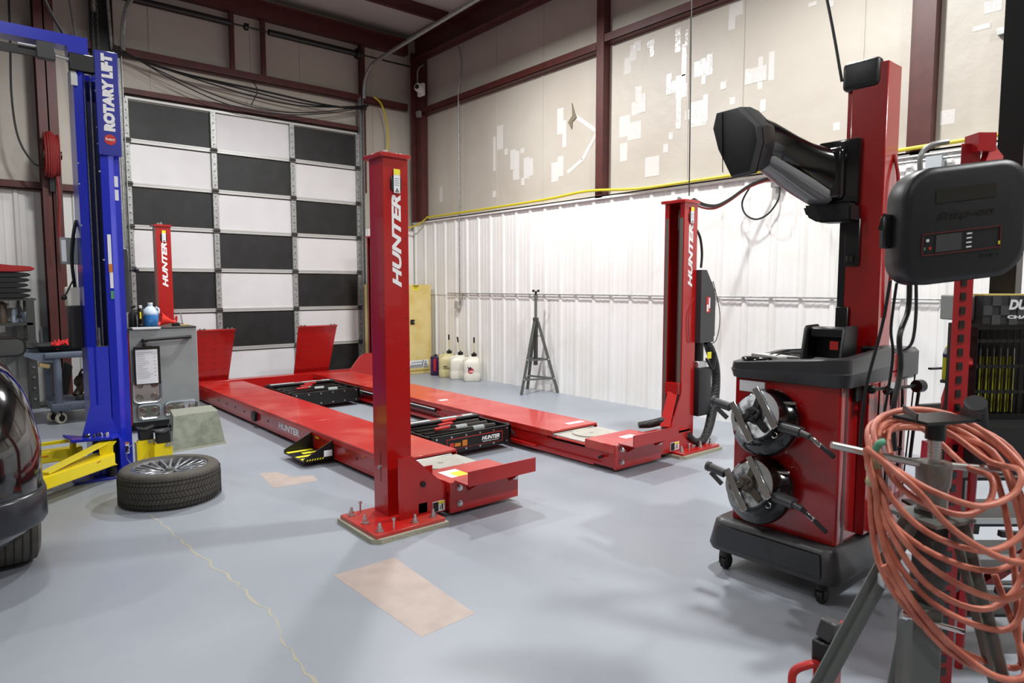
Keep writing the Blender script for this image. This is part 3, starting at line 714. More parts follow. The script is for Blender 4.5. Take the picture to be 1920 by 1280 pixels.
# pads/labels on the column
lb=M().box(.925,.948,5.816,5.819,1.62,1.84).box(.93,.952,5.816,5.819,1.44,1.56).build('label',PAP,tl)
M().box(.925,.95,5.813,5.816,1.56,1.62).build('tag',ORL,tl)
M().box(.93,.952,5.813,5.816,1.36,1.42).build('tag',GRN,tl)
M().box(.99,1.02,5.855,5.86,2.2,2.28).box(.99,1.02,5.855,5.86,2.1,2.18).build('label',PAP,tl)
M().box(.96,1.01,5.845,5.86,.16,.24).build('label',PAP,tl); M().box(.96,1.01,5.843,5.845,.235,.25).each('label_header',ORL,tl)
M().box(.985,1.005,5.842,5.845,.17,.22).build('label_print',BLI,tl)
bt=M()
for z in (2.95,2.88,2.3,2.5,2.62,1.65): bt.sph((.897,5.828,z),.008,n=8)
for z in (2.35,2.2,1.9,.75,.98): bt.sph((.772,5.86,z),.008,n=8)
bt.each('column_bolt',ZNC,tl)
M().prism([(-2.2,3.19),(.74,3.18),(.75,3.1),(.87,3.1),(.87,3.26),(-2.2,3.275)],'y',5.88,6.02).build('overhead_beam',BLU,tl)
M().box(-2,.55,5.85,5.88,3.06,3.11).box(-2,.55,5.88,6.0,3.1,3.125).build('beam_channel',BFR,tl)
M().box(.55,.66,5.8,5.86,3.04,3.16,.005).build('limit_switch',DGB,tl)
M().cyl((.66,5.83,3.08),(.78,5.83,3.07),.012).cyl((.45,5.83,3.12),(.55,5.83,3.12),.01).build('switch_fitting',ZNC,tl)
M().box(.74,.9,5.81,5.87,3.0,3.12,.005).build('top_bracket',BFR,tl)
M().prism([(.75,2.9),(.82,2.9),(.78,3.0),(.75,3.0)],'y',5.84,5.86).build('bracket_gusset',ALU,tl)
# carriage shelf & gusset
sh=M().prism([(.6,6.02),(.62,5.75),(.87,5.68),(.93,5.74),(.93,5.84),(.72,5.86)],'z',.315,.335,.003); sh.prism([(.7,.335),(.76,.56),(.86,.57),(.94,.335)],'y',5.82,5.83)
sh.prism([(5.7,.1),(5.72,.3),(5.83,.33),(5.83,.05)],'x',.925,.94)
sh.build('arm_carriage',BLU,tl)
M().box(.63,.96,5.74,6.1,.0,.02,.004).prism([(.96,5.74),(1.0,5.8),(1.0,6.1),(.96,6.1)],'z',0,.02).build('base_plate',BLUD,tl)
M().cyl((.88,5.77,.02),(.88,5.77,.315),.03).build('arm_pin',BFR,tl)
# yellow arms
ar=M().prism([(.9,5.7),(.93,5.79),(.36,5.09),(.26,5.2)][:0] or [(.885,5.68),(.9,5.78),(.78,5.8),(.1,5.17),(.15,5.02)],'z',.12,.21,.006).build('swing_arm',YEL,tl)
M().bar((.84,5.72,.3),(.42,5.33,.22),.07,.012).bar((.87,5.75,.3),(.87,5.75,.13),.02,.08).prism([(.78,.3),(.9,.3),(.86,.25),(.87,.16),(.9,.12),(.8,.12)],'y',5.68,5.7).build('arm_brace',YEL,ar)
M().bar((.85,5.655,.2),(.75,5.56,.185),.004,.01).build('arm_label',ORL,ar)
ar2=M().box(-.3,.72,5.98,6.08,.14,.23,.005).bar((.74,5.95,.3),(.45,6.02,.28),.05,.02).bar((.66,5.96,.3),(.65,5.98,.14),.03,.03).build('swing_arm',YEL,tl)
M().box(.3,.5,5.975,5.98,.19,.2).build('arm_label',ORL,ar2)
# pads at the right side of the column
for (x,y,z) in ((1.13,5.86,.0),(1.24,5.8,-.03)):
    m=M().box(x-.06,x+.06,y-.03,y+.03,.06+z*.0+.0,.25+z,.004).box(x-.075,x-.055,y-.05,y+.03,.03,.235+z).build('arm_head',YEL,tl)
    M().box(x-.05,x+.05,y-.035,y+.035,.25+z,.33+z,.006).prism([(x-.06,.335+z),(x,.325+z),(x+.06,.345+z),(x+.06,.355+z),(x,.335+z),(x-.06,.35+z)],'y',y-.04,y+.04).build('lift_pad',BRB,m)
    M().cyl((x+.02,y-.03,.235+z),(x+.02,y-.045,.235+z),.014).cyl((x+.05,y-.03,.238+z),(x+.05,y-.045,.238+z),.014).each('pad_bolt',ZNC,m)
M().tube([(1.04,5.82,.24),(1.0,5.82,.2),(.985,5.82,.13),(1.03,5.81,.07),(1.06,5.8,.09)],.003,n=6).build('pull_ring',GAL,tl)
# hydraulic unit on the far-left side of the column
hu=M().box(.68,.765,6.0,6.12,.99,1.3,.004).build('oil_tank',BPL,tl)
M().box(.67,.765,6.02,6.12,1.3,1.45,.01).build('reservoir_top',JUG,tl)
M().box(.655,.765,6.05,6.1,1.62,1.82,.003).build('switch_box',CAB,tl)
M().box(.66,.69,6.047,6.05,1.64,1.8).build('switch_label',PAP,tl)
M().cyl((.72,6.02,1.5),(.66,6.0,1.38),.006).sph((.655,6.0,1.37),.02,n=10).build('release_lever',BFR,tl)
M().tube([(.765,6.05,1.95),(.74,6.03,1.85),(.72,6.03,1.65),(.73,6.03,1.45)],.012).build('hose',BLC,tl)
M().box(1.045,1.1,6.02,6.1,1.25,1.75,.008).build('latch_cover',GRD,tl)
M().cyl((1.09,6.05,1.58),(1.14,6.03,1.58),.006).sph((1.15,6.03,1.58),.02,n=10).build('latch_knob',BRB,tl)
M().tube([(.8,5.95,3.15),(.6,5.9,3.6),(.78,6.0,4.2),(.7,6.2,5.7)],.01,n=6).build('hydraulic_hose',BLC,tl)

# chain hoist of the garage door beside the blue column
b=thing('door_chain','pull chain hanging in the dark strip left of the garage door','chain',(1.55,10.05,3.3))
ch=M()
for i in range(72):
    z=5.72-i*.035
    ch.cyl((1.55+(i%2)*.008,10.02,z),(1.55-(i%2)*.008,10.02,z-.032),.008,n=6)
    ch.cyl((1.6+(i%2)*.008,10.02,z),(1.6-(i%2)*.008,10.02,z-.032),.008,n=6)
ch.build('chain',GRD,b)
M().box(1.55,1.6,10.03,10.1,4.9,5.2).build('guide',GAL,b)
for i,(x,lab) in enumerate(((1.4,'grey flexible conduit rising left of the door chain'),(1.72,'grey conduit rising between the chain and the checkered door'))):
    single(M().tube([(x+.1*i,10.2,.0),(x+.1*i,10.2,2.9),(x+.05,10.1,3.9),(x-.03,10.1,4.6),(x-.12,10.1,5.5)] if i==0 else [(x+.06,10.08,0.0),(x+.06,10.08,3.9),(x+.03,10.08,4.6),(x,10.08,5.5)],.018,n=8),'conduit',GAL,lab,'conduit')

# ------------------------------------------------------------------ loose wheel
wh=thing('tire','loose car wheel with silver mesh alloy rim lying flat on the floor','wheel',(1.1,4.98,0))
cx,cy=1.1,4.98; Ro=.318
prof=[(.225,.215),(.24,.232),(.285,.235),(.305,.222),(Ro-.003,.2),(Ro,.165),(Ro,.06),(Ro-.004,.03),(.3,.01),(.27,0),(.235,.003),(.225,.02)]
M().lathe(prof+[prof[0]],(cx,cy,0),n=72).build('tyre',TIR,wh)
gr=M()
for z in (.045,.083,.125,.167,.196): gr.lathe([(Ro-.003,z-.003),(Ro+.0012,z-.0025),(Ro+.0012,z+.0025),(Ro-.003,z+.003)],(cx,cy,0),n=72)
for i in range(84):
    a=2*math.pi*i/84
    for (z0,z1,sk) in ((.012,.043,.0),(.048,.081,.05),(.087,.123,-.06),(.129,.164,.05),(.17,.21,0)):
        p0=V((cx+Ro*math.cos(a),cy+Ro*math.sin(a),z0)); p1=V((cx+Ro*math.cos(a+sk),cy+Ro*math.sin(a+sk),z1))
        if z0>.169: p1=V((cx+(Ro-.008)*math.cos(a),cy+(Ro-.008)*math.sin(a),.212))
        gr.bar(p0,p1,.0035,.0035,up=(math.cos(a),math.sin(a),0))
gr.build('tread_groove',BRB,wh)
M().lathe([(.226,.02),(.226,.215),(.232,.226),(.222,.228),(.214,.2),(.2,.12),(.198,.03),(.226,.02)],(cx,cy,0),n=64).build('rim',RIM,wh)
sp=M()
for i in range(10):
    a=2*math.pi*i/10+.2
    for s_ in (-.17,.17):
        sp.bar((cx+.06*math.cos(a),cy+.06*math.sin(a),.185),(cx+.218*math.cos(a+s_),cy+.218*math.sin(a+s_),.217),.017,.018,.003)
sp.lathe([(0,.19),(.03,.195),(.055,.193),(.075,.185),(.075,.165),(0,.165)],(cx,cy,0),n=32)
sp.build('spokes',RIM,wh)
M().cyl((cx,cy,.19),(cx,cy,.212),.03,.026,n=24).build('hub_cap',GRY,wh)
ln=M()
for i in range(5):
    a=2*math.pi*i/5; ln.cyl((cx+.053*math.cos(a),cy+.053*math.sin(a),.188),(cx+.053*math.cos(a),cy+.053*math.sin(a),.1965),.009,n=10)
ln.each('lug_hole',BFR,wh)
M().cyl((cx,cy,.01),(cx,cy,.05),.19,n=40).build('brake_side',GRD,wh)

# ------------------------------------------------------------------ grey tool cabinet beside the blue lift
tc_=thing('tool_cabinet','grey side of a wheeled red tool cabinet behind the blue lift column','cabinet',(1.65,7.75,0))
cb_=M().box(1.33,1.955,7.45,8.15,.1,1.03,.006).build('body',CAB,tc_)
M().box(1.29,1.33,7.46,8.15,.08,1.0,.004).build('drawer_front',RED,tc_)
dh=M()
for i in range(9): dh.box(1.275,1.29,7.5,8.1,.14+i*.095,.155+i*.095)
dh.build('drawer_pull',ZNC,tc_)
M().box(1.3,1.95,7.44,8.16,1.03,1.045,.004).build('top_mat',GRD,tc_)
hn=M().cyl((1.44,7.38,.925),(1.87,7.38,.94),.016,n=12)
for x,z in ((1.46,.925),(1.86,.94)): hn.bar((x,7.45,z-.01),(x,7.385,z),.05,.035,.004)
hn.build('handle',BFR,tc_)
M().box(1.36,1.93,7.5,8.1,.03,.1).cyl((1.45,7.55,.05),(1.49,7.55,.05),.05).cyl((1.8,7.55,.05),(1.84,7.55,.05),.05).build('caster_base',BFR,tc_)
CBY=-.027
cbd=thing('clipboard','clipboard with a printed form hanging on the grey cabinet side','clipboard',(1.46,7.44,.48))
M().box(1.355,1.59,7.408,7.42,.48,.86,.004).build('board',BFR,cbd)
pa=M().box(1.37,1.565,7.4065,7.408,.49,.83).build('form',PAP,cbd)
ik=M()
for i in range(15):
    ik.box(1.38,1.38+random.uniform(.05,.15),7.4058,7.4065,.8-i*.018,.803-i*.018)
    if i%2: ik.box(1.53,1.55,7.4058,7.4065,.8-i*.018,.804-i*.018)
ik.build('form_print',INK,pa)
M().box(1.43,1.52,7.402,7.41,.83,.865,.003).cyl((1.455,7.403,.875),(1.455,7.44,.875),.012,n=10).build('clip',BFR,cbd)
def tray(x0,x1,z0,z1,lab,n,mm):
    t=thing('magnetic_tray',lab,'tray',((x0+x1)/2,7.44,z0),group='magnetic trays stuck on the grey cabinet side')
    w,h=x1-x0,z1-z0; cx,cz=(x0+x1)/2,(z0+z1)/2
    def ring(s,y): return [(cx+a*s[0],y,cz+b*s[1]) for a,b in rrect(1,1,.22)]
    o=M().loft([ring((w,h),7.425),ring((w*.98,h*.97),7.42),ring((w-.03,h-.03),7.424),ring((w-.045,h-.045),7.446),ring((w-.03,h-.03),7.449),ring((w,h),7.43)],cap=False)
    o.loft([ring((w-.04,h-.04),7.446),ring((w-.04,h-.04),7.449)])
    o.build('rim',CHR if mm else ALU,t)
    m=M()
    k=n
    rows_=2 if h>.16 else 1
    for j in range(rows_):
        for i in range(k):
            m.lathe([(0,0),(.036,0),(.036,.004),(.028,.006),(.026,.003),(0,.003)],(x0+w*(i+.5)/k,7.446,z0+h*(j+.5)/rows_),(0,-1,0),n=24)
    m.each('magnet',LTR,t)
tray(1.335,1.6,.29,.54,'large square magnetic tray half hidden by the clipboard',2,0)
tray(1.37,1.585,.13,.285,'small two-magnet tray below the larger one on the grey cabinet',2,1)
tray(1.615,1.93,.13,.29,'three-magnet tray low on the right of the grey cabinet side',3,1)
# items on top of the cabinet
wj=thing('washer_fluid_jug','clear gallon jug of blue washer fluid standing on the tool cabinet','jug',(1.575,7.68,1.045))
M().lathe([(0,0),(.068,0),(.075,.01),(.075,.12),(0,.12)],(1.575,7.68,1.046),n=28).build('fluid',LQB,wj)
M().lathe([(.075,.12),(.076,.13),(.072,.15),(.045,.19),(.024,.205),(.022,.225),(0,.225)],(1.575,7.68,1.046),n=28).build('shoulder',JCL,wj)
M().cyl((1.575,7.68,1.27),(1.575,7.68,1.288),.024,n=20).build('cap',WPR,wj)
M().tube([(1.62,7.66,1.24),(1.645,7.64,1.22),(1.64,7.63,1.18)],.01).build('handle',JCL,wj)
M().box(1.649,1.655,7.65,7.69,1.08,1.16).build('label',REL,wj)
sb=thing('spray_bottle','black aerosol can with yellow print beside the washer fluid jug','bottle',(1.47,7.6,1.045))
M().lathe([(0,0),(.028,0),(.03,.01),(.03,.17),(.022,.19),(0,.19)],(1.47,7.6,1.046)).build('can',BGL,sb)
M().cyl((1.47,7.6,1.235),(1.47,7.6,1.262),.014).box(1.455,1.48,7.585,7.6,1.25,1.265).build('cap',WPR,sb)
M().box(1.455,1.468,7.568,7.572,1.13,1.2).build('print',YLB,sb)
sb=thing('spray_bottle','black trigger spray bottle, leftmost of the bottles on the tool cabinet','bottle',(1.41,7.68,1.045))
M().lathe([(0,0),(.035,0),(.038,.01),(.036,.12),(.014,.17),(.012,.19),(0,.19)],(1.41,7.68,1.046)).build('bottle_body',BPL,sb)
M().box(1.385,1.44,7.67,7.69,1.235,1.265,.005).bar((1.4,7.68,1.24),(1.39,7.68,1.2),.01,.01).build('trigger_head',BFR,sb)
single(M().box(1.5,1.56,7.78,7.84,1.046,1.22,.004),'carton',LQB,'small blue carton behind the washer fluid jug','box')
fn=thing('funnel','red funnel lying on its side on the tool cabinet','funnel',(1.65,7.52,1.046))
M().lathe([(.012,0),(.02,.05),(.068,.15),(.066,.15),(.016,.05),(.008,0)],(1.77,7.5,1.085),(-1,0,.25)).build('cone',mat('red plastic',rgb(214,40,24),.4),fn)
M().cyl((1.76,7.5,1.085),(1.8,7.5,1.075),.011).build('spout',GRD,fn)
single(M().obox((1.8,7.56,1.06),(.11,.04,.024),(0,0,.1),.004),'ratchet_set',BFR,'small black tool holder with chrome bits on the cabinet corner','tool')
single(M().obox((1.86,7.55,1.056),(.09,.05,.018),(0,0,0),.002),'cardboard_piece',TAN,'small folded piece of brown cardboard near the cabinet edge','cardboard')
single(M().bar((1.855,7.6,1.066),(1.84,7.6,1.19),.008,.012),'steel_rule',ALU,'short steel rule standing upright on the cabinet top','ruler')
single(M().bar((1.79,7.58,1.073),(1.795,7.58,1.15),.01,.018).obox((1.79,7.58,1.12),(.03,.008,.018)),'marker',mat('red plastic b',rgb(200,30,30),.4),'small red clip standing on the black tool holder','clip')
single(M().prism([(1.35,7.43),(1.62,7.43),(1.6,7.5),(1.37,7.52)],'z',1.0455,1.047).box(1.36,1.61,7.425,7.43,1.03,1.047),'paper_sheet',PAP,'white sheet of paper folded over the front edge of the cabinet top','paper')
chm=M()
for i in range(7): chm.cyl((1.76+i*.02,7.53,1.06),(1.76+i*.02,7.5,1.06),.006,n=8)
# step stool
ss=thing('step_stool','small grey-green metal step stool with sloped sides on the floor','stool',(1.63,6.6,0))
sv=[(1.428,6.35,0),(1.898,6.42,0),(1.95,6.95,0),(1.52,6.9,0)]
tv=[(1.47,6.45,.3),(1.86,6.49,.3),(1.895,6.85,.3),(1.53,6.83,.3)]
M().loft([sv,tv]).build('body',STO,ss)
g_=M()
for i in range(6):
    t=.1+i*.16
    a=V(tv[0]).lerp(V(tv[3]),t); b2=V(tv[1]).lerp(V(tv[2]),t); g_.bar(a+V((0,0,.002)),b2+V((0,0,.002)),.02,.006)
g_.build('tread_ridge',mat('ridge paint',rgb(176,178,166),.5),ss)
M().bar((1.455,6.52,.2),(1.465,6.6,.2),.02,.035).build('hand_slot',BFR,ss)
e=M()
for a,b2 in zip(sv,sv[1:]+sv[:1]): e.bar((a[0],a[1],.006),(b2[0],b2[1],.006),.016,.012)
e.build('rim_trim',mat('stool trim',rgb(170,168,150),.5),ss)
# mess under the shelf: lug nuts on the lift carriage
for i,(x,y) in enumerate(((.72,5.8),(.745,5.815),(.735,5.785),(.8,5.8),(.82,5.79),(.845,5.76),(.77,5.76),(.86,5.79))):
    m=M().cyl((x,y,.336),(x,y,.352),.011,.009,n=6).sph((x,y,.352),.0085,n=8)
    single(m,'lug_nut',CHR if i%3 else GRD,'small metal lug nut lying on the blue carriage shelf of the lift','nut','lug nuts on the blue shelf')

# ------------------------------------------------------------------ yellow safety cabinet in the corner
yc=thing('safety_cabinet','faded yellow flammables cabinet standing in the back corner','cabinet',(5.75,9.75,0))
M().box(5.2,6.22,9.56,9.98,0,1.49,.005).build('body',CRM,yc)
yd=M().box(5.22,6.18,9.545,9.56,.06,1.47,.003).build('door',CRM,yc)
M().box(5.8,5.88,9.53,9.545,.83,.91,.006).build('paddle_latch',BFR,yd); 
M().cyl((5.86,9.53,.87),(5.86,9.525,.87),.012,n=10).build('latch_key',ZNC,yd)
l=M().box(5.86,5.97,9.543,9.545,1.4,1.47).build('warning_label',YLB,yd)
M().box(5.86,5.97,9.5415,9.543,1.455,1.47).box(5.88,5.95,9.5415,9.543,1.425,1.432).box(5.88,5.95,9.5415,9.543,1.44,1.446).build('label_print',BLI,l)
l=M().box(5.78,6.14,9.543,9.545,.1,.23).build('brand_label',PAP,yd)
m=M()
for i in range(8): m.prism([(5.78+i*.028,.105),(5.795+i*.028,.105),(5.815+i*.028,.16),(5.8+i*.028,.16)],'y',9.5415,9.543)
m.prism([(6.005,.105),(6.02,.105),(6.05,.225),(6.035,.225)],'y',9.5415,9.543)
for a,b2 in (((6.045,.11),(6.085,.215)),((6.085,.215),(6.13,.11)),((6.045,.11),(6.13,.11)),((6.07,.12),(6.085,.17)),((6.085,.17),(6.105,.12))): m.bar((a[0],9.542,a[1]),(b2[0],9.542,b2[1]),.0015,.008)
m.build('label_print',BLI,l)
text(l,'JUSTRITE',BLI,(5.91,9.5425,.19),(1,0,0),(0,0,1),.03,.2,bold=.02)

# ------------------------------------------------------------------ fuel jugs and can
def jug(x,y,lab,m_,a,tube,logo=0,sc=1):
    j=thing('fuel_jug',lab,'jug',(x,y,0),group='racing fuel jugs by the white wall',rotz=a,local=True)
    w=.13;d=.115
    ring=lambda s,z,ox=0:[(ox+p[0],p[1],z) for p in rrect(w*2*s,d*2*s,.045*s,4)]
    M().loft([ring(.9,0),ring(1,.02),ring(1.0,.12),ring(.95,.14),ring(1,.16),ring(1,.27),ring(.93,.31),ring(.7,.345,.02),ring(.42,.37,.04),ring(.35,.38,.04)]).build('jug_body',m_,j,sharp=60)
    M().tube([(-.1,0,.28),(-.115,0,.325),(-.06,0,.36),(.0,0,.365)],.019,n=10).build('handle',m_,j)
    M().cyl((.04,0,.375),(.04,0,.425),.042,n=20).cyl((.04,0,.425),(.04,0,.45),.02,.01).build('cap',BFR,j)
    M().cyl((-.055,0,.365),(-.055,0,.385),.013,n=12).build('vent_cap',BFR,j)
    tx=M().cyl((.04,0,.45),(.04+tube[0],tube[1],.45+tube[2]),.012,n=10).build('pour_tube',mat('pour tube %s'%lab[:14],rgb(206,196,160),.4),j)
    M().cyl((.04+tube[0],tube[1],.44+tube[2]),(.04+tube[0]*1.35,tube[1]*1.35,.45+tube[2]+.075),.013,n=10).build('tube_tip',BFR,j)
    if logo==1:
        b=M().lathe([(0,0),(.045,0),(.045,.001),(0,.001)],(-.02,-d-.0005,.17),(0,-1,0)).build('logo',REL,j)
        text(b,'V',NAV,(-.045,-d-.002,.2),(1,0,0),(0,0,1),.06,.05,bold=.06)
        text(b,'P',NAV,(-.025,-d-.002,.2),(1,0,0),(0,0,1),.05,.03,bold=.06)
        text(b,'Fuels',PAP,(-.01,-d-.002,.16),(1,0,0),(0,0,1),.025,.06,bold=.04)
    if logo==2:
        M().box(-.07,.03,-d-.001,-d,.14,.145).box(-.06,.0,-d-.001,-d,.17,.19).box(-.06,.04,-d-.001,-d,.155,.16).build('faded_print',BRN,j)
jug(6.13,8.3,'white fuel jug with round red and blue logo, nearest of the three jugs',JUG,R(-32),(.0,0,.15),1)
jug(6.1,8.62,'white fuel jug in the middle with its pour tube tilted left',JUG,R(-32),(-.035,0,.14))
jug(6.1,8.93,'yellowed fuel jug, farthest from the camera beside the purple can',JUY,R(-32),(-.004,0,.16),2)
pc=thing('oil_can','purple and black metal can on the floor left of the fuel jugs','can',(6.08,9.22,0))
M().lathe([(0,0),(.085,0),(.09,.01),(.09,.3),(.085,.31),(0,.31)],(6.08,9.22,0)).build('can_body',PUR,pc)
M().lathe([(.0905,0.02),(.0905,.04)],(6.08,9.22,0)).lathe([(.0905,.285),(.0905,.3)],(6.08,9.22,0)).build('band',BLI,pc)
M().box(5.995,6.03,9.14,9.16,.08,.28).build('side_label',REL,pc)
M().cyl((6.08,9.22,.31),(6.08,9.22,.335),.02).tube([(6.03,9.22,.31),(6.05,9.22,.34),(6.11,9.22,.34),(6.13,9.22,.31)],.006,n=6).build('cap',BFR,pc)

# ------------------------------------------------------------------ tall jack stand by the wall
def tri_stand(name,lab,c,H,foot,spread_r,rot,topz,m1,m2):
    t=thing(name,lab,'stand',c)
    x,y,_=c
    feet=[(x+spread_r*math.cos(rot+2*math.pi*i/3),y+spread_r*math.sin(rot+2*math.pi*i/3)) for i in range(3)]
    for i,(fx,fy) in enumerate(feet):
        a=V((x+.03*(fx-x)/spread_r,y+.03*(fy-y)/spread_r,topz)); b=V((fx,fy,0))
        M().bar(a,b,.042,.012,up=(0,0,1)).bar(a,b,.012,.04).build('leg',m1,t)
    for zz in (.2,.46):
        s=M()
        P=[V((x+.03*(fx-x)/spread_r,y+.03*(fy-y)/spread_r,topz)).lerp(V((fx,fy,0)),1-zz/topz) for fx,fy in feet]
        for i in range(3): s.bar(P[i],P[(i+1)%3],.006,.025)
        s.build('brace',m1,t)
        s=M()
        for q in P: s.sph(q+V((-.01,-.015,0)),.012,n=8)
        s.each('brace_bolt',ZNC,t)
    M().cyl((x,y,.38),(x,y,topz+.02),.03,n=16).cyl((x,y,topz),(x,y,topz+.05),.04).build('main_tube',m2,t)
    M().cyl((x,y,topz),(x,y,H-.1),.02,n=14).build('inner_tube',m1,t)
    M().cyl((x,y,H-.12),(x,y,H-.06),.028).build('nut_collar',m1,t)
    M().cyl((x-.09,y+.05,H-.09),(x+.1,y-.07,H-.09),.006).build('turn_handle',GRY,t)
    M().cyl((x,y,H-.06),(x,y,H-.02),.015).box(x-.05,x+.05,y-.02,y+.02,H-.02,H-.008,.003).box(x-.05,x-.04,y-.02,y+.02,H-.02,H+.01).box(x+.04,x+.05,y-.02,y+.02,H-.02,H+.01).build('saddle',BFR,t)
    M().cyl((x-.05,y-.03,.78),(x+.06,y-.05,.78),.005).cyl((x+.0,y-.03,.78),(x+.0,y-.03,.9),.004).build('locking_pin',BFR,t)
tri_stand('jack_stand','tall grey tripod support stand in front of the white ribbed wall',(6.13,6.82,0),1.4,None,.31,R(-115+60+5),.98,GRY,GRD)

# ------------------------------------------------------------------ alignment console
al=thing('alignment_console','red wheel alignment console on a black wheeled base with tall red sensor column','machine',(3.35,1.6,0))
# base skirt
bx0,bx1,by0,by1=2.97,3.95,1.30,1.96
def rr3(x0,x1,y0,y1,r,z): return [(p[0],p[1],z) for p in rrect(x1-x0,y1-y0,r,5,(x0+x1)/2,(y0+y1)/2)]
bs=M().loft([rr3(bx0,bx1,by0,by1,.06,.1),rr3(bx0-.008,bx1,by0-.008,by1+.008,.06,.125),rr3(bx0+.01,bx1,by0+.015,by1-.015,.06,.245),rr3(bx0+.03,bx1,by0+.035,by1-.035,.05,.262)]).build('base_skirt',DGR,al,sharp=50)
M().prism([(1.36,.13),(1.9,.13),(1.89,.235),(1.37,.235)],'x',2.958,2.965).rot(Matrix.Identity(4)).build('skirt_panel',DGB,bs)
M().bar((2.963,1.36,.13),(2.963,1.9,.13),.006,.006).bar((2.97,1.37,.235),(2.97,1.89,.235),.006,.006).bar((2.963,1.36,.13),(2.97,1.37,.235),.006,.006).bar((2.963,1.9,.13),(2.97,1.89,.235),.006,.006).build('skirt_outline',BFR,bs)
for (x,y) in ((3.0,1.37),(3.0,1.87),(3.85,1.37),(3.85,1.87)):
    c=M().cyl((x+.01,y-.014,.036),(x+.01,y+.014,.036),.036,n=20).build('caster_wheel',BRB,al)
    M().cyl((x,y,.07),(x,y,.105),.03).box(x-.02,x+.02,y-.024,y-.018,.03,.08).box(x-.02,x+.02,y+.018,y+.024,.03,.08).box(x-.02,x+.02,y-.024,y+.024,.072,.082).build('caster_fork',BFR,c)
# cabinet
M().box(3.04,3.1,1.335,1.865,.26,1.02,.012,seg=3).box(3.1,3.42,1.345,1.86,.26,1.02).build('cabinet',REDA,al)
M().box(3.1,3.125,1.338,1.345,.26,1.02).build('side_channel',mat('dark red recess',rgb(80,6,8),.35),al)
tb=M().box(3.42,3.62,1.32,1.86,.26,1.03,.004).box(3.38,3.62,1.32,1.53,1.03,1.12,.004).box(3.62,3.82,1.34,1.84,.26,.98,.004).box(3.25,3.42,1.3,1.345,.28,1.0,.003).build('tower_base',REDA,al)
M().box(3.3,3.42,1.296,1.3,.45,.62).build('cable_opening',BGL,tb)
g_=M()
for x in (3.36,3.47,3.56,3.66,3.72): g_.box(x,x+.003,1.2955 if x<3.42 else 1.3175,1.3,.3,1.0) if x<3.42 else g_.box(x,x+.003,1.3185,1.3205,.3,.98)
g_.build('panel_seam',BFR,tb)
M().box(3.36,3.7,1.24,1.3,.262,.42,.006).build('battery_box',REDA,al)
# tray top (sculpted plastic)
def tray_ring(ztop,ins,k):
    pts=[]
    for p in rrect(.53-2*ins,.6-2*ins,.05,6,3.275,1.595):
        t=max(0,min(1,(1.895-p[1])/.6)); u=max(0,(p[0]-3.01)/.53)
        pts.append((p[0],p[1],1.02+ztop*(.055+.055*(t*t*(3-2*t))+.035*u) if ztop>0 else 1.0+ztop))
    return pts
M().loft([tray_ring(-.01,.04,0),tray_ring(-.002,.01,0),tray_ring(.25,.002,0),tray_ring(.35,.0,0),tray_ring(.38,.004,0),tray_ring(.93,.008,1),tray_ring(1,.02,1),tray_ring(.98,.045,1),tray_ring(.6,.06,.8)]).build('console_tray',DGB,al,sharp=45)
M().box(3.38,3.52,1.32,1.4,1.12,1.165,.008).build('tray_block',BFR,al)
M().box(3.62,3.86,1.3,1.5,.98,1.14,.02).build('rear_tray',DGB,al)
M().sph((3.09,1.78,1.09),.05,(1,1.6,.35),n=20).build('mouse',BGL,al)
# printer / tablet cradle
cp=[(3.17,1.08),(3.33,1.1),(3.345,1.25),(3.33,1.265),(3.22,1.262),(3.205,1.245)]
pr=M().prism(cp,'y',1.585,1.6,.003).prism(cp,'y',1.4,1.415,.003).box(3.23,3.33,1.415,1.585,1.2,1.255,.01).box(3.31,3.325,1.415,1.585,1.1,1.22)
pr.build('cradle',BFR,al)
M().box(3.226,3.231,1.44,1.48,1.15,1.19).build('cradle_label',REL,al)
M().box(3.24,3.29,1.6,1.604,1.14,1.2).build('cradle_detail',BPL,al)
M().obox((3.2,1.74,1.1),(.22,.14,.012),(.05,.08,0),.002).build('spec_sheet',mat('glossy sheet',rgb(200,200,198),.3),al)
M().tube([(3.1,1.8,1.08),(3.2,1.7,1.13),(3.28,1.61,1.14)],.003,n=6).tube([(3.12,1.75,1.08),(3.16,1.68,1.12),(3.25,1.61,1.12)],.003,n=6).build('headset_cord',BLC,al)
M().box(3.032,3.04,1.7,1.835,.93,.985).build('info_label',PAP,al)
# sensor column, leaning slightly
colm=M().box(3.4,3.55,1.335,1.5,1.05,2.5,.004).box(3.43,3.55,1.5,1.53,1.1,2.42).build('sensor_column',REDA,al)
M().box(3.405,3.415,1.5,1.535,1.1,2.1).box(3.38,3.4,1.47,1.53,1.08,1.35,.003).build('column_rail',BFR,colm)
M().box(3.385,3.45,1.372,1.545,2.395,2.53,.022,seg=3).build('column_cap_bumper',BPL,colm)
M().tube([(3.5,1.335,2.08),(3.5,1.31,1.95),(3.49,1.31,1.7),(3.48,1.318,1.5),(3.46,1.33,1.3)],.008,n=8).build('column_cable',RDC,colm)
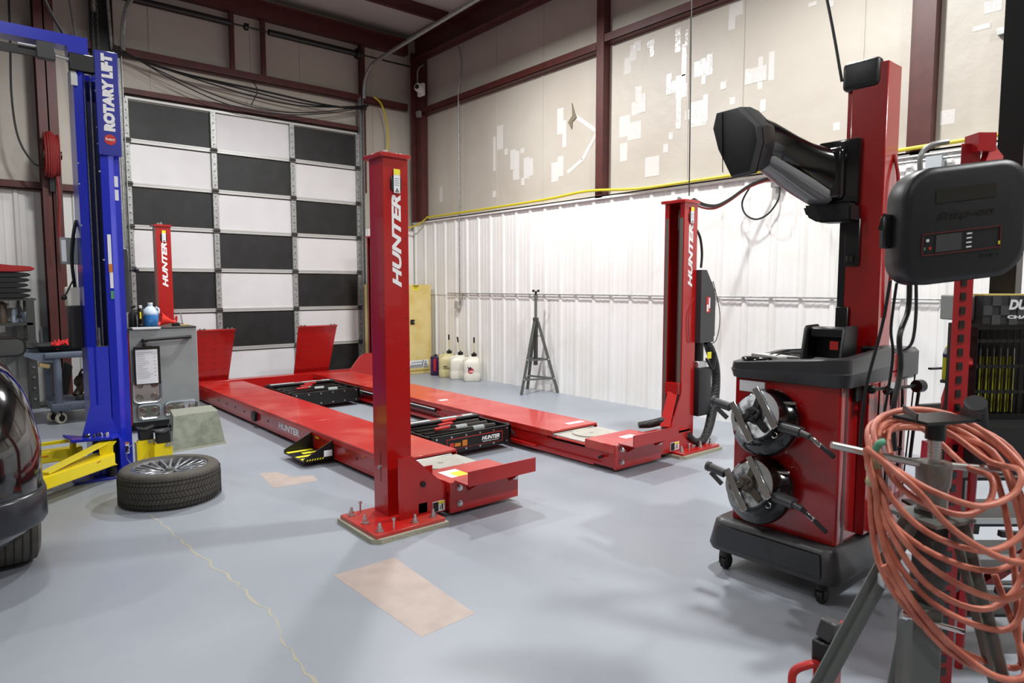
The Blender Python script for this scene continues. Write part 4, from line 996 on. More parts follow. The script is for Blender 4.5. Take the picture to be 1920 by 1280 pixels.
# arm bracket
M().box(3.37,3.41,1.44,1.64,1.85,2.165,.012,seg=2).box(3.33,3.4,1.5,1.66,1.87,2.13,.03,seg=3).build('arm_bracket',BGL,al)
M().prism([(1.44,1.85),(1.68,1.855),(1.66,1.8),(1.6,1.765),(1.44,1.76)],'x',3.3,3.42,.012).build('arm_cover',BPL,al)
M().box(3.385,3.4,1.43,1.5,1.55,1.78,.004).cyl((3.38,1.47,1.6),(3.38,1.47,1.57),.016).build('carriage_lock',BFR,al)
def ell(x,cy,cz,a,b,n=28,pw=2.5):
    out=[]
    for i in range(n):
        t=2*math.pi*i/n; ct,st_=math.cos(t),math.sin(t)
        out.append(V((x+.0*ct,cy+a*math.copysign(abs(ct)**(2/pw),ct),cz+b*math.copysign(abs(st_)**(2/pw),st_))))
    return out
AP=[(3.0,1.77,2.155,.085,.1),(3.06,1.765,2.15,.088,.1),(3.13,1.745,2.125,.088,.102),(3.2,1.715,2.09,.088,.105),(3.27,1.67,2.05,.088,.11),(3.32,1.625,2.02,.085,.12),(3.36,1.585,2.0,.08,.125)]
M().loft([ell(*a) for a in AP]).build('arm',BGL,al,sharp=60)
AQ=[(3.04,1.765,2.09,.06,.06),(3.13,1.745,2.045,.066,.05),(3.2,1.715,2.0,.07,.05),(3.27,1.67,1.955,.07,.055),(3.34,1.615,1.9,.07,.05)]
M().loft([ell(*a) for a in AQ]).build('arm_underside',mat('arm grey underside',rgb(120,122,124),.15,coat=.6),al,sharp=60)
HX=[(1.891,2.281),(1.775,2.285),(1.677,2.18),(1.667,2.108),(1.70,1.972),(1.801,1.962),(1.877,2.104),(1.909,2.21)]
def hexr(x,k,dy=0,dz=0): return [V((x,1.785+(y-1.785)*k+dy,2.13+(z-2.13)*k+dz)) for y,z in HX]
hd=M().loft([hexr(2.845,.8),hexr(2.85,.95),hexr(2.868,1.0),hexr(2.96,.97,.0,.02),hexr(3.02,.84,-.01,.03),hexr(3.04,.75,-.01,.03)])
hd=hd.build('camera_head',BPL,al,sharp=25)
M().loft([hexr(2.8995,1.006,0,.005),hexr(2.9035,1.006,0,.005)]).build('head_seam',BGL,hd)
M().bar((2.843,1.84,1.99),(2.843,1.85,2.27),.003,.003).build('face_seam',BGL,hd)
sl=M()
for i in range(9): sl.bar((2.91+i*.009,1.672,2.1),(2.91+i*.009,1.677,2.14),.002,.003)
sl.each('vent_slot',GRD,hd)
# wheel clamps / targets hung on the front
def clamp(cy,cz,lab,ang,dark):
    c=thing('wheel_clamp',lab,'clamp',(2.975,cy,cz),group='wheel clamp targets on the red console',local=True)
    c.rotation_euler=(0,R(16),0); c.scale=(1.0,1.08,1.08)
    T=Matrix.Rotation(R(ang),4,'X')@Matrix.Identity(4)
    ax=(-1,0,.12)
    M().lathe([(.0,.0),(.135,0),(.152,.02),(.155,.045),(.15,.06),(.13,.075),(.112,.11),(.105,.14),(.098,.145),(.095,.125),(0,.12)],(.05,0,-.02),ax,n=48).build('target_housing',BGL,c)
    M().lathe([(0,.1455),(.1,.1455),(.1,.147),(0,.147)],(.05,0,-.02),ax,n=40).rot(Matrix.Identity(4)).build('face_plate',mat('clamp face %s'%lab[:12],rgb(176,178,180),.3,metal=.7,col2=rgb(60,60,62),nscale=30),c)
    ang_=R(-38)
    for s_ in (-1,1):
        u_=V((0,math.cos(ang_),math.sin(ang_))); v_=V((0,-math.sin(ang_),math.cos(ang_)))
        cc=V((-.115,0,0))+u_*(.062*s_)
        b=M().bar(cc-v_*.1,cc+v_*.1,.012,.03,.002,up=u_); 
        for k in range(9):
            q=cc+v_*(-.08+k*.02); b.cyl(q+V((-.007,0,0)),q+V((-.0,0,0)),.005,n=8)
        b.each('slotted_bar',CHR,c)
        # circular segment plate
        pts=[]
        for k in range(9):
            t=-.9+1.8*k/8; pts.append((math.cos(t)*.112,math.sin(t)*.112))
        bm_=M().prism([(p[0],p[1]) for p in pts],'x',-.003,.003)
        bm_.rot(Matrix.Translation(V((-.1,0,0)))@Matrix.Rotation(ang_ if s_>0 else ang_+math.pi,4,'X'))
        bm_.build('segment_plate',ALU,c)
    k_=M().lathe([(0,0),(.034,0),(.036,.02),(.03,.03),(.012,.032),(0,.026)],(-.1,0,0),(-1,0,.1),n=24)
    for k in range(3):
        t=R(100+120*k); k_.bar((-.112,0,0),(-.11,.09*math.cos(t),.09*math.sin(t)),.03,.014,.003,up=(1,0,0))
    for k in range(2):
        t=R(45+90*k); k_.bar((-.135,.026*math.cos(t),.026*math.sin(t)),(-.135,-.026*math.cos(t),-.026*math.sin(t)),.01,.008,up=(1,0,0))
    k_.build('knob',dark,c)
    p_=M()
    for k in range(10):
        t=R(95+k*9); p_.bar((-.099,.06*math.cos(t),.06*math.sin(t)),(-.099,.078*math.cos(t),.078*math.sin(t)),.006,.003,up=(1,0,0))
        t=R(265+k*9); p_.bar((-.099,.06*math.cos(t),.06*math.sin(t)),(-.099,.075*math.cos(t),.075*math.sin(t)),.006,.003,up=(1,0,0))
    p_.each('dial_print',WPR,c,tol=.012)
    M().bar((-.06,-.05,-.1),(-.055,-.01,-.112),.003,.008,up=(1,0,0)).build('housing_print',WPR,c)
    # grips
    M().cyl((-.09,.13,.02),(-.09,.22,.035),.02,n=16).cyl((-.09,.21,.034),(-.09,.225,.036),.023,n=16).bar((-.09,.2,.01),(-.08,.14,-.03),.012,.02).build('grip',DGR,c)
    M().cyl((-.06,-.1,-.03),(-.07,-.2,-.04),.021,n=16).cyl((-.07,-.2,-.04),(-.07,-.24,-.05),.014,n=12).bar((-.05,-.11,-.01),(-.05,-.2,-.02),.03,.012).build('grip',DGR,c)
    M().bar((-.07,-.24,-.05),(-.085,-.3,-.08),.012,.02,.004).bar((-.06,-.085,.03),(-.06,-.085,-.06),.01,.008).bar((-.02,-.07,.075),(0,-.13,.085),.02,.014,.003).each('lever',CHR,c)
    M().bar((-.085,-.3,-.08),(-.09,-.36,-.115),.012,.018,.003).build('lever_grip',BRB,c)
    M().tube([(-.08,-.095+.012*math.cos(t/10*6.283),-.07+.012*math.sin(t/10*6.283)) for t in range(10)],.002,n=5,sub=1,closed=True).build('key_ring',ZNC,c)
clamp(1.66,.82,'upper wheel clamp with black dish and silver arms on the console front',20,BFR)
clamp(1.68,.485,'lower wheel clamp with bronze knob arms on the console front',20,mat('bronze knob',rgb(92,86,76),.35,metal=.5))
# side accessories: steering wheel lock bar, spring, cords
sr=M().cyl((3.2,1.27,.985),(3.55,1.2,.975),.008).sph((3.2,1.27,.985),.022,n=12).cyl((3.53,1.2,.975),(3.57,1.19,.975),.03).cyl((3.3,1.22,1.0),(3.34,1.26,.96),.018).build('lock_bar',BFR,al)
spr=M()
pts=[]
for i in range(240):
    t=i/239; a=i*.785; pts.append((3.36-.02*t+.012*math.cos(a),1.235+.012*math.sin(a),.96-.26*t))
spr.tube(pts,.0028,n=5,sub=1).build('spring',ZNC,sr)
M().cyl((3.36,1.235,.97),(3.36,1.235,.9),.016).bar((3.33,1.235,.69),(3.37,1.2,.7),.03,.012).build('pedal_head',BFR,sr)
M().tube([(3.37,1.235,.95),(3.4,1.22,.98),(3.42,1.22,.93),(3.42,1.22,.7),(3.4,1.22,.6)],.006,n=6).tube([(3.57,1.2,.96),(3.56,1.21,.8),(3.55,1.22,.6)],.008,n=6).build('pedal_cord',BLC,sr)
M().box(3.17,3.3,1.325,1.34,.92,1.0,.004).build('rear_bracket',BFR,al)
M().tube([(3.45,1.29,.56),(3.4,1.27,.52),(3.4,1.26,.43),(3.5,1.24,.33)],.006,n=6).tube([(3.42,1.29,.6),(3.5,1.26,.58),(3.6,1.24,.5)],.006,n=6).build('power_cord',BLC,al)
M().cyl((3.95,1.2,.45),(3.95,1.2,1.06),.008).bar((3.85,1.25,1.03),(4.1,1.14,1.03),.02,.01).sph((3.95,1.2,1.08),.014,n=8).bar((3.8,1.28,.82),(3.98,1.2,.82),.03,.05).bar((3.86,1.26,.7),(3.98,1.2,.76),.012,.012).bar((3.86,1.26,.5),(3.98,1.2,.56),.012,.012).build('rear_target_hanger',BFR,al)
M().cyl((3.8,1.34,.3),(3.8,1.3,1.0),.004,n=6).build('rear_rod',BLC,al)

# ------------------------------------------------------------------ near support stand with air hose
RV=(.767,-.642); FV=(.642,.767)   # across / away directions used to spread the tripod legs
sx,sy=1.95,.612
def sp3(a,b,z): return (sx+RV[0]*a+FV[0]*b, sy+RV[1]*a+FV[1]*b, z)
us=thing('support_stand','grey tripod support stand with black saddle in the right foreground','stand',(sx,sy,0))
sd=M().prism([(-.085,-.055),(.085,-.055),(.085,.055),(-.085,.055)],'z',0,.008)
sd.rot(Matrix.Translation(V((sx,sy,1.105)))@Matrix.Rotation(R(-25),4,'Z'))
sd.bar(sp3(-.08,-.05,1.12),sp3(-.04,.08,1.12),.004,.022).bar(sp3(.085,-.05,1.12),sp3(.095,.05,1.12),.004,.022).cyl(sp3(0,0,1.105),sp3(0,0,1.055),.024,n=20)
sd.build('saddle',BFR,us)
sc=M().cyl(sp3(0,0,.99),sp3(0,0,1.06),.014)
for i in range(8): sc.cyl(sp3(0,0,.992+i*.008),sp3(0,0,.996+i*.008),.0165,n=16)
sc.build('screw',ZNC,us)
M().lathe([(0,.93),(.038,.93),(.04,.935),(.042,.99),(.04,.995),(0,.995)],(sx,sy,0)).cyl((sx,sy,.93),(sx,sy,.87),.036,n=24).build('collar',mat('collar steel',rgb(120,118,112),.35,metal=.5),us)
M().cyl(sp3(-.26,.02,1.035),sp3(-.02,.0,.985),.0095,n=12).cyl(sp3(.03,0,.985),sp3(.2,.03,.965),.0095,n=12).build('turn_handle',ZNC,us)
M().box(-.03,.03,-.03,.03,.25,.87,.004).rot(Matrix.Translation(V((sx,sy,0)))@Matrix.Rotation(R(-20),4,'Z')).build('main_tube',GRD,us)
M().box(-.038,.038,-.038,.038,.2,.62,.004).rot(Matrix.Translation(V(sp3(-.03,-.02,0)))@Matrix.Rotation(R(-40),4,'Z')).build('outer_tube',GRY,us)
M().prism([(-.07,-.07),(.07,-.07),(.07,.07),(-.07,.07)],'z',.845,.855).rot(Matrix.Translation(V((sx,sy,0)))@Matrix.Rotation(R(-20),4,'Z')).build('top_plate',GRY,us)
for (a0,b0,z0,a1,b1,z1) in ((-.05,.0,.85,-.38,.1,0),(.03,.04,.85,.16,.42,0),(.05,-.03,.85,.2,-.22,0)):
    M().bar(sp3(a0,b0,z0),sp3(a1,b1,z1),.05,.008,up=(0,0,1)).bar(sp3(a0,b0,z0),sp3(a1,b1,z1),.008,.05).build('leg',GRY,us)
M().bar(sp3(-.11,0,.68),sp3(-.02,0,.66),.012,.03).obox(sp3(-.115,-.01,.68),(.035,.03,.035),(0,0,-.7),.003).build('leg_clip',ZNC,us)
M().cyl(sp3(-.1,-.06,.61),sp3(.06,-.06,.565),.0065).tube([sp3(-.1,-.06,.61),sp3(-.095,-.06,.64),sp3(-.085,-.06,.665)],.004,n=6).cyl(sp3(-.105,-.06,.612),sp3(-.09,-.06,.608),.012).build('locking_pin',CHR,us)

# coiled hose as one continuous line hanging over the stand handles
rnd=random.Random(11)
LP=[ # (bottom a, bottom z, top z, left a, right a)
 (.03,.925,1.07,-.13,.16),(.0,.895,1.065,-.15,.1),(.07,.80,1.105,-.165,.215),(.09,.74,1.095,-.175,.24),
 (.1,.69,1.085,-.16,.225),(.06,.655,1.075,-.165,.2),(.12,.59,1.06,-.16,.21),(.17,.485,1.06,-.17,.19),(.18,.465,1.07,-.175,.195)]
pts=[]
for i,(ba,bz,tz,la,ra) in enumerate(LP):
    j=lambda s=.008: rnd.uniform(-s,s)
    my=(bz+tz)/2; dep=.03*((i%4)-1.5)
    pts+= [sp3(la+.02+j(),.02+dep*.3,tz-.06+j()), sp3((la)*.55+j(),.1+j(),tz-.015), sp3(.02+j(),.14+j(),tz+j(.004)), sp3(ra*.6,.1+j(),tz-.02+j()),
           sp3(ra*.92,.02+dep*.3,tz-.08+j()), sp3(ra,-.06+dep*.4+j(),my+j()), sp3(ba+(ra-ba)*.72,-.1+dep*.4,bz+(my-bz)*.3), sp3(ba,-.115+dep*.5,bz+j(.004)),
           sp3(ba+(la-ba)*.6,-.105+dep*.5,bz+(my-bz)*.3+j(.004)), sp3(la*.93,-.06+dep*.4,my-.02+j())]
hz=thing('air_hose','long orange air hose coiled and draped over the near support stand','hose',(sx,sy,.46))
M().tube(pts,.0078,n=10,sub=5).build('hose',HOS,hz)
M().tube([sp3(-.19,-.02,1.035),sp3(-.185,-.03,.99),sp3(-.17,-.04,.93),sp3(-.165,-.05,.85),sp3(-.15,-.08,.76),sp3(-.1,-.12,.66),sp3(-.02,-.14,.57),sp3(.08,-.15,.5),sp3(.17,-.13,.49),sp3(.185,-.08,.56),sp3(.16,-.02,.7)],.0085,n=10).tube([sp3(-.19,-.02,1.035),sp3(-.16,-.08,1.0),sp3(-.11,-.12,.95),sp3(-.03,-.14,.86),sp3(.1,-.15,.79),sp3(.25,-.13,.78)],.0085,n=10).build('hose_end',HOS,hz)
M().tube([sp3(-.165,-.01,1.02),sp3(-.155,-.015,1.045),sp3(-.14,-.01,1.05)],.009,n=10).build('green_tape',GRN,hz)
M().sph(sp3(-.165,-.01,.99),.02,(1,1,1.5),n=10).sph(sp3(-.17,-.02,.95),.017,(1.3,1,1),n=8).build('tape_knot',MSK,hz)

# ------------------------------------------------------------------ red slotted rack, charger and baskets
def rk(a,b,z,o=(2.665,.775)): return (o[0]+RV[0]*a+FV[0]*b,o[1]+RV[1]*a+FV[1]*b,z)
rt=thing('tool_rack','red slotted steel rack post frame at the right edge of the shop','rack',(2.665,.775,0))
pm_=M().bar(rk(0,0,0),rk(0,0,1.93),.003,.064,up=(RV[0],RV[1],0)).bar(rk(.032,.02,0),rk(.032,.02,1.93),.04,.003,up=(RV[0],RV[1],0))
pm_.build('upright',REDR,rt)
sl=M()
z=.06
while z<1.5:
    sl.bar(rk(.0,-.0025,z),rk(0,-.0025,z+.026),.003,.018,up=(RV[0],RV[1],0)); z+=.048
sl.each('slot',BGL,rt)
sl=M(); z=.075
while z<1.9:
    sl.bar(rk(.0345,.02,z),rk(.0345,.02,z+.022),.01,.003,up=(RV[0],RV[1],0)); z+=.048
sl.each('slot',mat('slot glimpse',rgb(210,208,206),.6),rt)
M().bar(rk(.0,0,1.93),rk(.06,.0,1.93),.07,.06).bar(rk(.05,0,1.9),rk(.12,.04,1.86),.02,.08).bar(rk(.1,.05,1.86),rk(.8,.3,1.5),.04,.04).build('top_bracket',REDR,rt)
M().bar(rk(.05,.05,1.2),rk(.2,.35,.98),.05,.05).bar(rk(.1,.0,.95),rk(.7,.0,.9),.05,.04).bar(rk(.12,.3,.1),rk(.6,.3,.45),.04,.03).each('rack_arm',REDR,rt)
M().bar(rk(.24,-.1,0),rk(.24,-.1,.95),.05,.05,.003).bar(rk(.4,-.1,.4),rk(.1,-.1,.42),.02,.02).bar(rk(.1,-.1,.62),rk(.4,-.1,.6),.02,.02).build('black_leg',BFR,rt)
M().bar(rk(.1,.3,0),rk(.1,.3,.85),.1,.01).bar(rk(.08,.28,.52),rk(.3,.28,.5),.01,.05).build('shelf_side',DGB,rt)
M().bar(rk(.29,.2,.95),rk(.29,.2,2.8),.08,.08).build('black_post',BFR,rt)
M().bar(rk(.8,.3,0),rk(.8,.3,1.55),.05,.05).build('upright',REDR,rt)
M().bar(rk(.05,.25,.0),rk(.08,.25,.85),.07,.04).build('pink_strut',mat('pink red strut',rgb(176,40,60),.4),rt)
# floor-jack style handle grip leaning
hg=thing('floor_jack','upright red floor jack handle with a black foam grip beside the red rack','jack',(2.75,.7,0))
M().cyl(rk(-.02,-.12,1.07),rk(.05,-.03,.94),.033,.038,n=20).build('foam_grip',BRB,hg)
M().cyl(rk(.05,-.03,.94),rk(.16,.15,.0),.014).build('handle_tube',REDR,hg)
hb=thing('floor_jack','red floor jack with a black handle socket at the bottom of the frame','jack',(1.95,.9,0))
M().box(1.86,2.1,.83,.97,.03,.14,.01).build('jack_frame',RED,hb)
M().box(1.93,1.99,.84,.9,.14,.33,.004).build('handle_socket',RED,hb)
M().box(1.925,1.995,.835,.905,.33,.4,.006).build('socket_cap',BFR,hb)
M().obox((1.962,.87,.43),(.05,.05,.06),(.2,.2,0),.005).build('socket_top',DGR,hb)
M().tube([(1.86,.92,.22),(1.87,.93,.3),(1.9,.9,.33),(1.93,.88,.33)],.012).tube([(2.0,.86,.42),(2.02,.85,.44)],.01).each('pull_handle',REL,hb)
M().cyl((1.88,.82,.03),(1.88,.85,.03),.03).cyl((2.08,.82,.03),(2.08,.85,.03),.03).each('jack_wheel',BFR,hb)
# charger (rounded slab)
RT2=V((.767,-.642,0)); FW2=V((.642,.767,0))
bc=thing('battery_charger','large black rounded battery charger hanging on the rack at upper right','charger',(2.33,.72,1.47))
ccx=V((2.335,.705,1.64))
def cring(s,dp,sk=.03):
    out=[]
    for x,z in rrect(.37*s,.345*s if s<1 else .345,.085*s,8):
        out.append(ccx+RT2*(x)+V((0,0,z+x*.12))+FW2*dp)
    return out
M().loft([cring(.88,-.045),cring(.97,-.04),cring(1,-.025),cring(1,.05),cring(.95,.06)]).build('case',BPL,bc,sharp=55)
def con(x,z,dp=-.046): return ccx+RT2*x+V((0,0,z+x*.12))+FW2*dp
def slab(m,x0,x1,z0,z1,d0=-.0475,d1=-.044):
    m.loft([[con(x0,z0,d0),con(x1,z0,d0),con(x1,z1,d0),con(x0,z1,d0)],[con(x0,z0,d1),con(x1,z0,d1),con(x1,z1,d1),con(x0,z1,d1)]]); return m
slab(M(),-.095,.08,.065,.105,-.046).build('grip_recess',BGL,bc)
m=M(); slab(m,-.13,.1,-.085,-.083);slab(m,-.13,.1,-.023,-.021);slab(m,-.13,-.128,-.085,-.021);slab(m,.098,.1,-.085,-.021); m.build('panel_outline',mat('outline red',rgb(120,36,30),.5),bc)
slab(M(),-.09,-.015,-.078,-.028).build('screen',SCR,bc)
m=M()
for i in range(4): slab(m,.0,.015,-.075+i*.013,-.071+i*.013)
slab(m,-.118,-.11,-.045,-.037); m.build('print',WPR,bc)
slab(M(),-.11,-.103,-.068,-.06).build('stop_button',REL,bc); slab(M(),-.124,-.12,-.068,-.06).build('start_button',GRN,bc); slab(M(),.094,.1,-.076,-.066).build('flag_label',YLB,bc)
text(bc,'Snap-on',mat('embossed black',rgb(20,20,22),.25),con(-.005,.025,-.0455),(.767*.993,-.642*.993,.12),(0,0,1),.028,.17,bold=.03,shear=.25)
text(bc,'PLUS +',MATS['embossed black'],con(.07,-.105,-.0455),(.767*.993,-.642*.993,.12),(0,0,1),.01,.06,bold=.02,shear=.2)
M().tube([con(-.1,.17,.03),con(-.1,.22,.03),con(-.07,.245,.03),con(-.02,.25,.03)],.008).build('carry_handle',GAL,bc)
M().obox(con(-.195,-.0,.03),(.03,.03,.1),(0,0,-.7),.006).obox(con(-.2,.03,.03),(.02,.02,.05),(.3,0,0)).build('clamp_holder',BFR,bc)
for i,P in enumerate(([con(-.17,-.15,.04),con(-.18,-.3,.06),con(-.2,-.5,.1),con(-.21,-.7,.1)],[con(-.15,-.16,.04),con(-.15,-.3,.06),con(-.14,-.4,.06),con(-.15,-.6,.08),con(-.15,-.75,.1)],[con(-.11,-.17,.04),con(-.105,-.25,.05),(2.2,.8,1.3),(2.22,.8,1.2),(2.18,.8,1.08),(2.2,.8,.95)],[con(-.09,-.17,.04),con(-.05,-.28,.1),con(.0,-.38,.2),con(.02,-.42,.3)])):
    M().tube(P,[.005,.0045,.008,.005][i],n=8).build('charger_cable',BLC,bc)
# black basket with yellow screwdrivers
bk=thing('plastic_basket','black slotted plastic basket holding yellow handled tools at right edge','basket',rk(.2,.2,1.0))
def bkp(a,b,z): return rk(a,b,z)
for nm,(b0) in (('basket_side',.05),):
    m=M()
    m.bar(bkp(.05,b0,1.31),bkp(.42,b0,1.31),.01,.02)
    m.bar(bkp(.05,b0,.985),bkp(.42,b0,.985),.01,.03)
    for z in (1.26,1.17,1.08): m.bar(bkp(.05,b0,z),bkp(.42,b0,z),.006,.012)
    for i in range(12): m.bar(bkp(.1+i*.024,b0,.98),bkp(.1+i*.024,b0,1.31),.004,.008)
    m.bar(bkp(.065,b0,.98),bkp(.065,b0,1.31),.006,.05)
    m.bar(bkp(.05,b0,.98),bkp(.05,b0+.09,.98),.01,.03).bar(bkp(.05,b0,1.15),bkp(.05,b0+.09,1.15),.008,.34)
    m.bar(bkp(.05,b0+.09,1.15),bkp(.42,b0+.09,1.15),.008,.34)
    m.build('basket_frame',BFR,bk)
M().bar(rk(.03,.05,.9),rk(.6,.05,.9),.3,.16).build('basket_shelf',BPL,bk)
for i in range(7):
    x=.112+i*.024
    sd_=thing('screwdriver','yellow handled screwdriver standing in the black basket','screwdriver',rk(x,.1,1.0),group='yellow screwdrivers in the basket')
    M().cyl(rk(x,.1,1.0),rk(x,.1,1.2),.0085,n=10).build('handle',mat('yellow handle %d'%i,rgb(198,196,40),.3),sd_)
    M().cyl(rk(x,.1,1.2),rk(x,.1,1.23),.007,n=8).cyl(rk(x,.1,1.23),rk(x,.1,1.29),.003,n=8).build('shank',CHR,sd_)
bx=thing('lube_box','black and grey checkered box of lubricant on the basket at right edge','box',rk(.2,.1,1.32))
M().bar(rk(.05,.14,1.375),rk(.1,.14,1.375),.12,.09,.004).build('side_can',CAB,bx)
m=M().bar(rk(.1,.1,1.37),rk(.42,.1,1.37),.12,.1).build('carton',mat('carton black',rgb(46,46,48),.5),bx)
ck_=M()
for i in range(6):
    for j in range(3):
        if (i+j)%2: ck_.bar(rk(.1+i*.03,.0385,1.335+j*.033),rk(.13+i*.03,.0385,1.335+j*.033),.002,.033)
ck_.build('checker_print',mat('checker grey',rgb(72,72,74),.5),m)
M().bar(rk(.1,.1,1.422),rk(.42,.1,1.422),.12,.006).build('carton_top',mat('carton tan',rgb(214,190,110),.6),m)
text(m,'DURA',WPR,rk(.2445,.037,1.388),(.767,-.642,0),(0,0,1),.036,.115,bold=.05,shear=.2)
text(m,'CHASSIS',WPR,rk(.2455,.037,1.345),(.767,-.642,0),(0,0,1),.012,.125,bold=.05)
yk=thing('canister','yellow-green canister with grey lid and navy band behind the red rack','canister',(3.46,1.0,1.035))
M().cyl((3.46,1.0,1.035),(3.46,1.0,1.135),.07,n=28).build('canister_body',YGR,yk)
M().cyl((3.46,1.0,1.135),(3.46,1.0,1.15),.0705,n=28).build('band',NAV,yk)
M().cyl((3.46,1.0,1.15),(3.46,1.0,1.178),.0705,.062,n=28).build('rim',CAB,yk); M().cyl((3.46,1.0,1.178),(3.46,1.0,1.184),.06,n=28).build('lid',YLB,yk)
cs_=thing('side_table','slim dark stand carrying the yellow-green canister behind the red rack','stand',(3.5,.98,0))
M().bar((3.5,.98,0),(3.5,.98,1.02),.03,.03).build('stand_post',DGB,cs_); M().box(3.4,3.62,.88,1.06,1.02,1.034).build('stand_top',DGB,cs_)
# striped tool drawers glimpsed at the lower right
dr=thing('drawer_unit','black shelving with silver edged drawers behind the coiled hose','cabinet',rk(.3,.25,0))
m=M()
for z in (.18,.36,.54,.72): m.bar(rk(.12,.35,z),rk(.7,.35,z),.3,.012)
m.bar(rk(.7,.35,0),rk(.7,.35,.8),.3,.02); m.build('shelf',BFR,dr)
m=M()
for z in (.56,.42,.3): m.bar(rk(.2,.19,z),rk(.6,.19,z),.01,.02)
m.build('drawer_edge',ZNC,dr)

# ------------------------------------------------------------------ black car at the left
car=thing('car','rear corner of a black SUV at the left edge','car',(-.6,5.8,0))
X1,X0,Y0,Y1=.305,-1.5,3.62,8.15
def carring(ins,z,y0=0,y1=0,r=.33): return [(p[0],p[1],z) for p in rrect(X1-X0-2*ins,(Y1-Y0-y0-y1),r,8,(X0+X1)/2,(Y0+y0+Y1-y1)/2)]
M().loft([carring(.07,.27,.06,.1),carring(.02,.33,.02,.05),carring(.0,.5),carring(.0,.7,.0,.05),carring(.012,.78,.03,.1),carring(.03,.88,.1,.15),carring(.055,.96,.16,.2),carring(.10,1.03,.22,.5),carring(.15,1.08,.3,1.0,.28)]).build('body_shell',CAR,car,sharp=60)
M().loft([carring(.15,1.08,.3,1.1,.28),carring(.3,1.5,.6,2.0,.3),carring(.36,1.58,.75,2.2,.3)]).build('greenhouse',GLS,car,sharp=60)
M().loft([carring(-.004,.34,-.004,-.004),carring(-.012,.36,-.012,-.012),carring(-.012,.48,-.012,-.012),carring(-.002,.5,-.004,-.004)]).build('bumper_cladding',CCL,car,sharp=60)
# tail light wrapping the corner
def clight(z0,z1,ins0,ins1,yy0,yy1,name,m_):
    out=[]
    for (ins,z,yy) in ((ins0,z0,yy0),(ins1,z1,yy1)):
        full=carring(ins-.006,z,yy-.006,.1,.33); 
        out.append(full[20:29])
    bm=bmesh.new(); A=[bm.verts.new(p) for p in out[0]]; B=[bm.verts.new(p) for p in out[1]]
    for i in range(len(A)-1): bm.faces.new((A[i],A[i+1],B[i+1],B[i]))
    r=bmesh.ops.extrude_face_region(bm,geom=bm.faces[:])
    for g in r['geom']:
        if isinstance(g,bmesh.types.BMVert): g.co+=V((-.01,.01,0))
    bmesh.ops.recalc_face_normals(bm,faces=bm.faces[:])
    M().add(bm).build(name,m_,car)
for wx_,wy_ in ((.18,4.35),(.18,7.3),(-1.38,4.35),(-1.38,7.3)):
    w=M().lathe([(.2,-.12),(.3,-.12),(.335,-.1),(.345,-.05),(.345,.05),(.335,.1),(.3,.115),(.2,.1)],(wx_,wy_,.345),(1,0,0),n=56).build('tyre',TIR,car)
    g=M()
    for dx in (-.07,-.035,0,.035,.07): g.lathe([(.343,dx-.004),(.3465,dx-.003),(.3465,dx+.003),(.343,dx+.004)],(wx_,wy_,.345),(1,0,0),n=56)
    g.build('tread_groove',BRB,w)
    M().lathe([(0,.06),(.06,.06),(.2,.1),(.21,.11),(.21,-.1),(0,-.1)],(wx_,wy_,.345),(1,0,0),n=40).build('rim',RIM,w)
mr=M().loft([[ (.29+x*1.0,6.02+yy*0+d_y,1.015+z) for x,z in rrect(.24,.14,.055,6)] for d_y,yy in ((0,0),)]+[[(.29+x*1.0,6.1,1.015+z) for x,z in rrect(.24,.15,.06,6)],[(.27+x*.7,6.2,1.015+z) for x,z in rrect(.2,.11,.05,6)]]).build('side_mirror',BGL,car,sharp=50)
M().loft([[(.29+x,6.016,1.015+z) for x,z in rrect(.21,.115,.045,6)],[(.29+x,6.02,1.015+z) for x,z in rrect(.21,.115,.045,6)]]).build('mirror_glass',MIR,mr)
M().bar((.1,6.12,.98),(.25,6.12,.99),.05,.04).build('mirror_stalk',BGL,mr)

# ------------------------------------------------------------------ left background
ct=thing('utility_cart','grey plastic utility cart holding a black parts tray, behind the blue lift','cart',(1.0,8.75,0))
M().box(.72,1.3,8.42,9.1,.7,.765,.012,seg=2).prism([(.55,.74),(.72,.66),(.8,.66),(.86,.7),(.86,.765),(.55,.765)],'y',8.45,8.55).prism([(.55,.74),(.72,.66),(.8,.66),(.86,.7),(.86,.765),(.55,.765)],'y',8.95,9.05).build('top_shelf',CRT,ct)
M().box(.76,1.3,8.42,9.1,.14,.22,.012,seg=2).build('bottom_shelf',CRT,ct)
for x,y in ((.83,8.47),(.8,9.03),(1.25,8.47),(1.25,9.03)): M().cyl((x,y,.2),(x,y,.72),.038,n=18).build('corner_post',CRT,ct)
for x,y in ((.84,8.47),(.78,8.62),(1.25,8.47),(1.2,9.0)):
    w=M().lathe([(.035,-.015),(.056,-.015),(.06,0),(.056,.015),(.035,.015)],(x,y,.06),(.5,-.8,0),n=28).build('caster_tyre',mat('caster cream %.2f%.2f'%(x,y),rgb(206,200,180),.6),ct)
    M().cyl((x-.008,y+.012,.06),(x+.008,y-.012,.06),.036,n=20).box(x-.012,x+.012,y-.02,y+.02,.06,.15).build('caster_hub',BFR,w)
rb=M()
for i in range(4): rb.box(.79+i*.04,.8+i*.04,8.415,8.42,.15,.21)
rb.each('shelf_rib',CRT,ct)
dp=thing('drain_pan','black shallow parts pan on top of the grey cart','tray',(1.0,8.75,.765))
M().loft([[(p[0],p[1],z) for p in rrect(.62*s,.6*s,.06,5,.96,8.74)] for s,z in ((.85,.767),(1,.83),(1.02,.835),(.97,.83),(.83,.775))],cap=True).build('pan',BRB,dp)
cl=thing('rag','crumpled red shop rag lying in the black pan on the cart','cloth',(.9,8.6,.83))
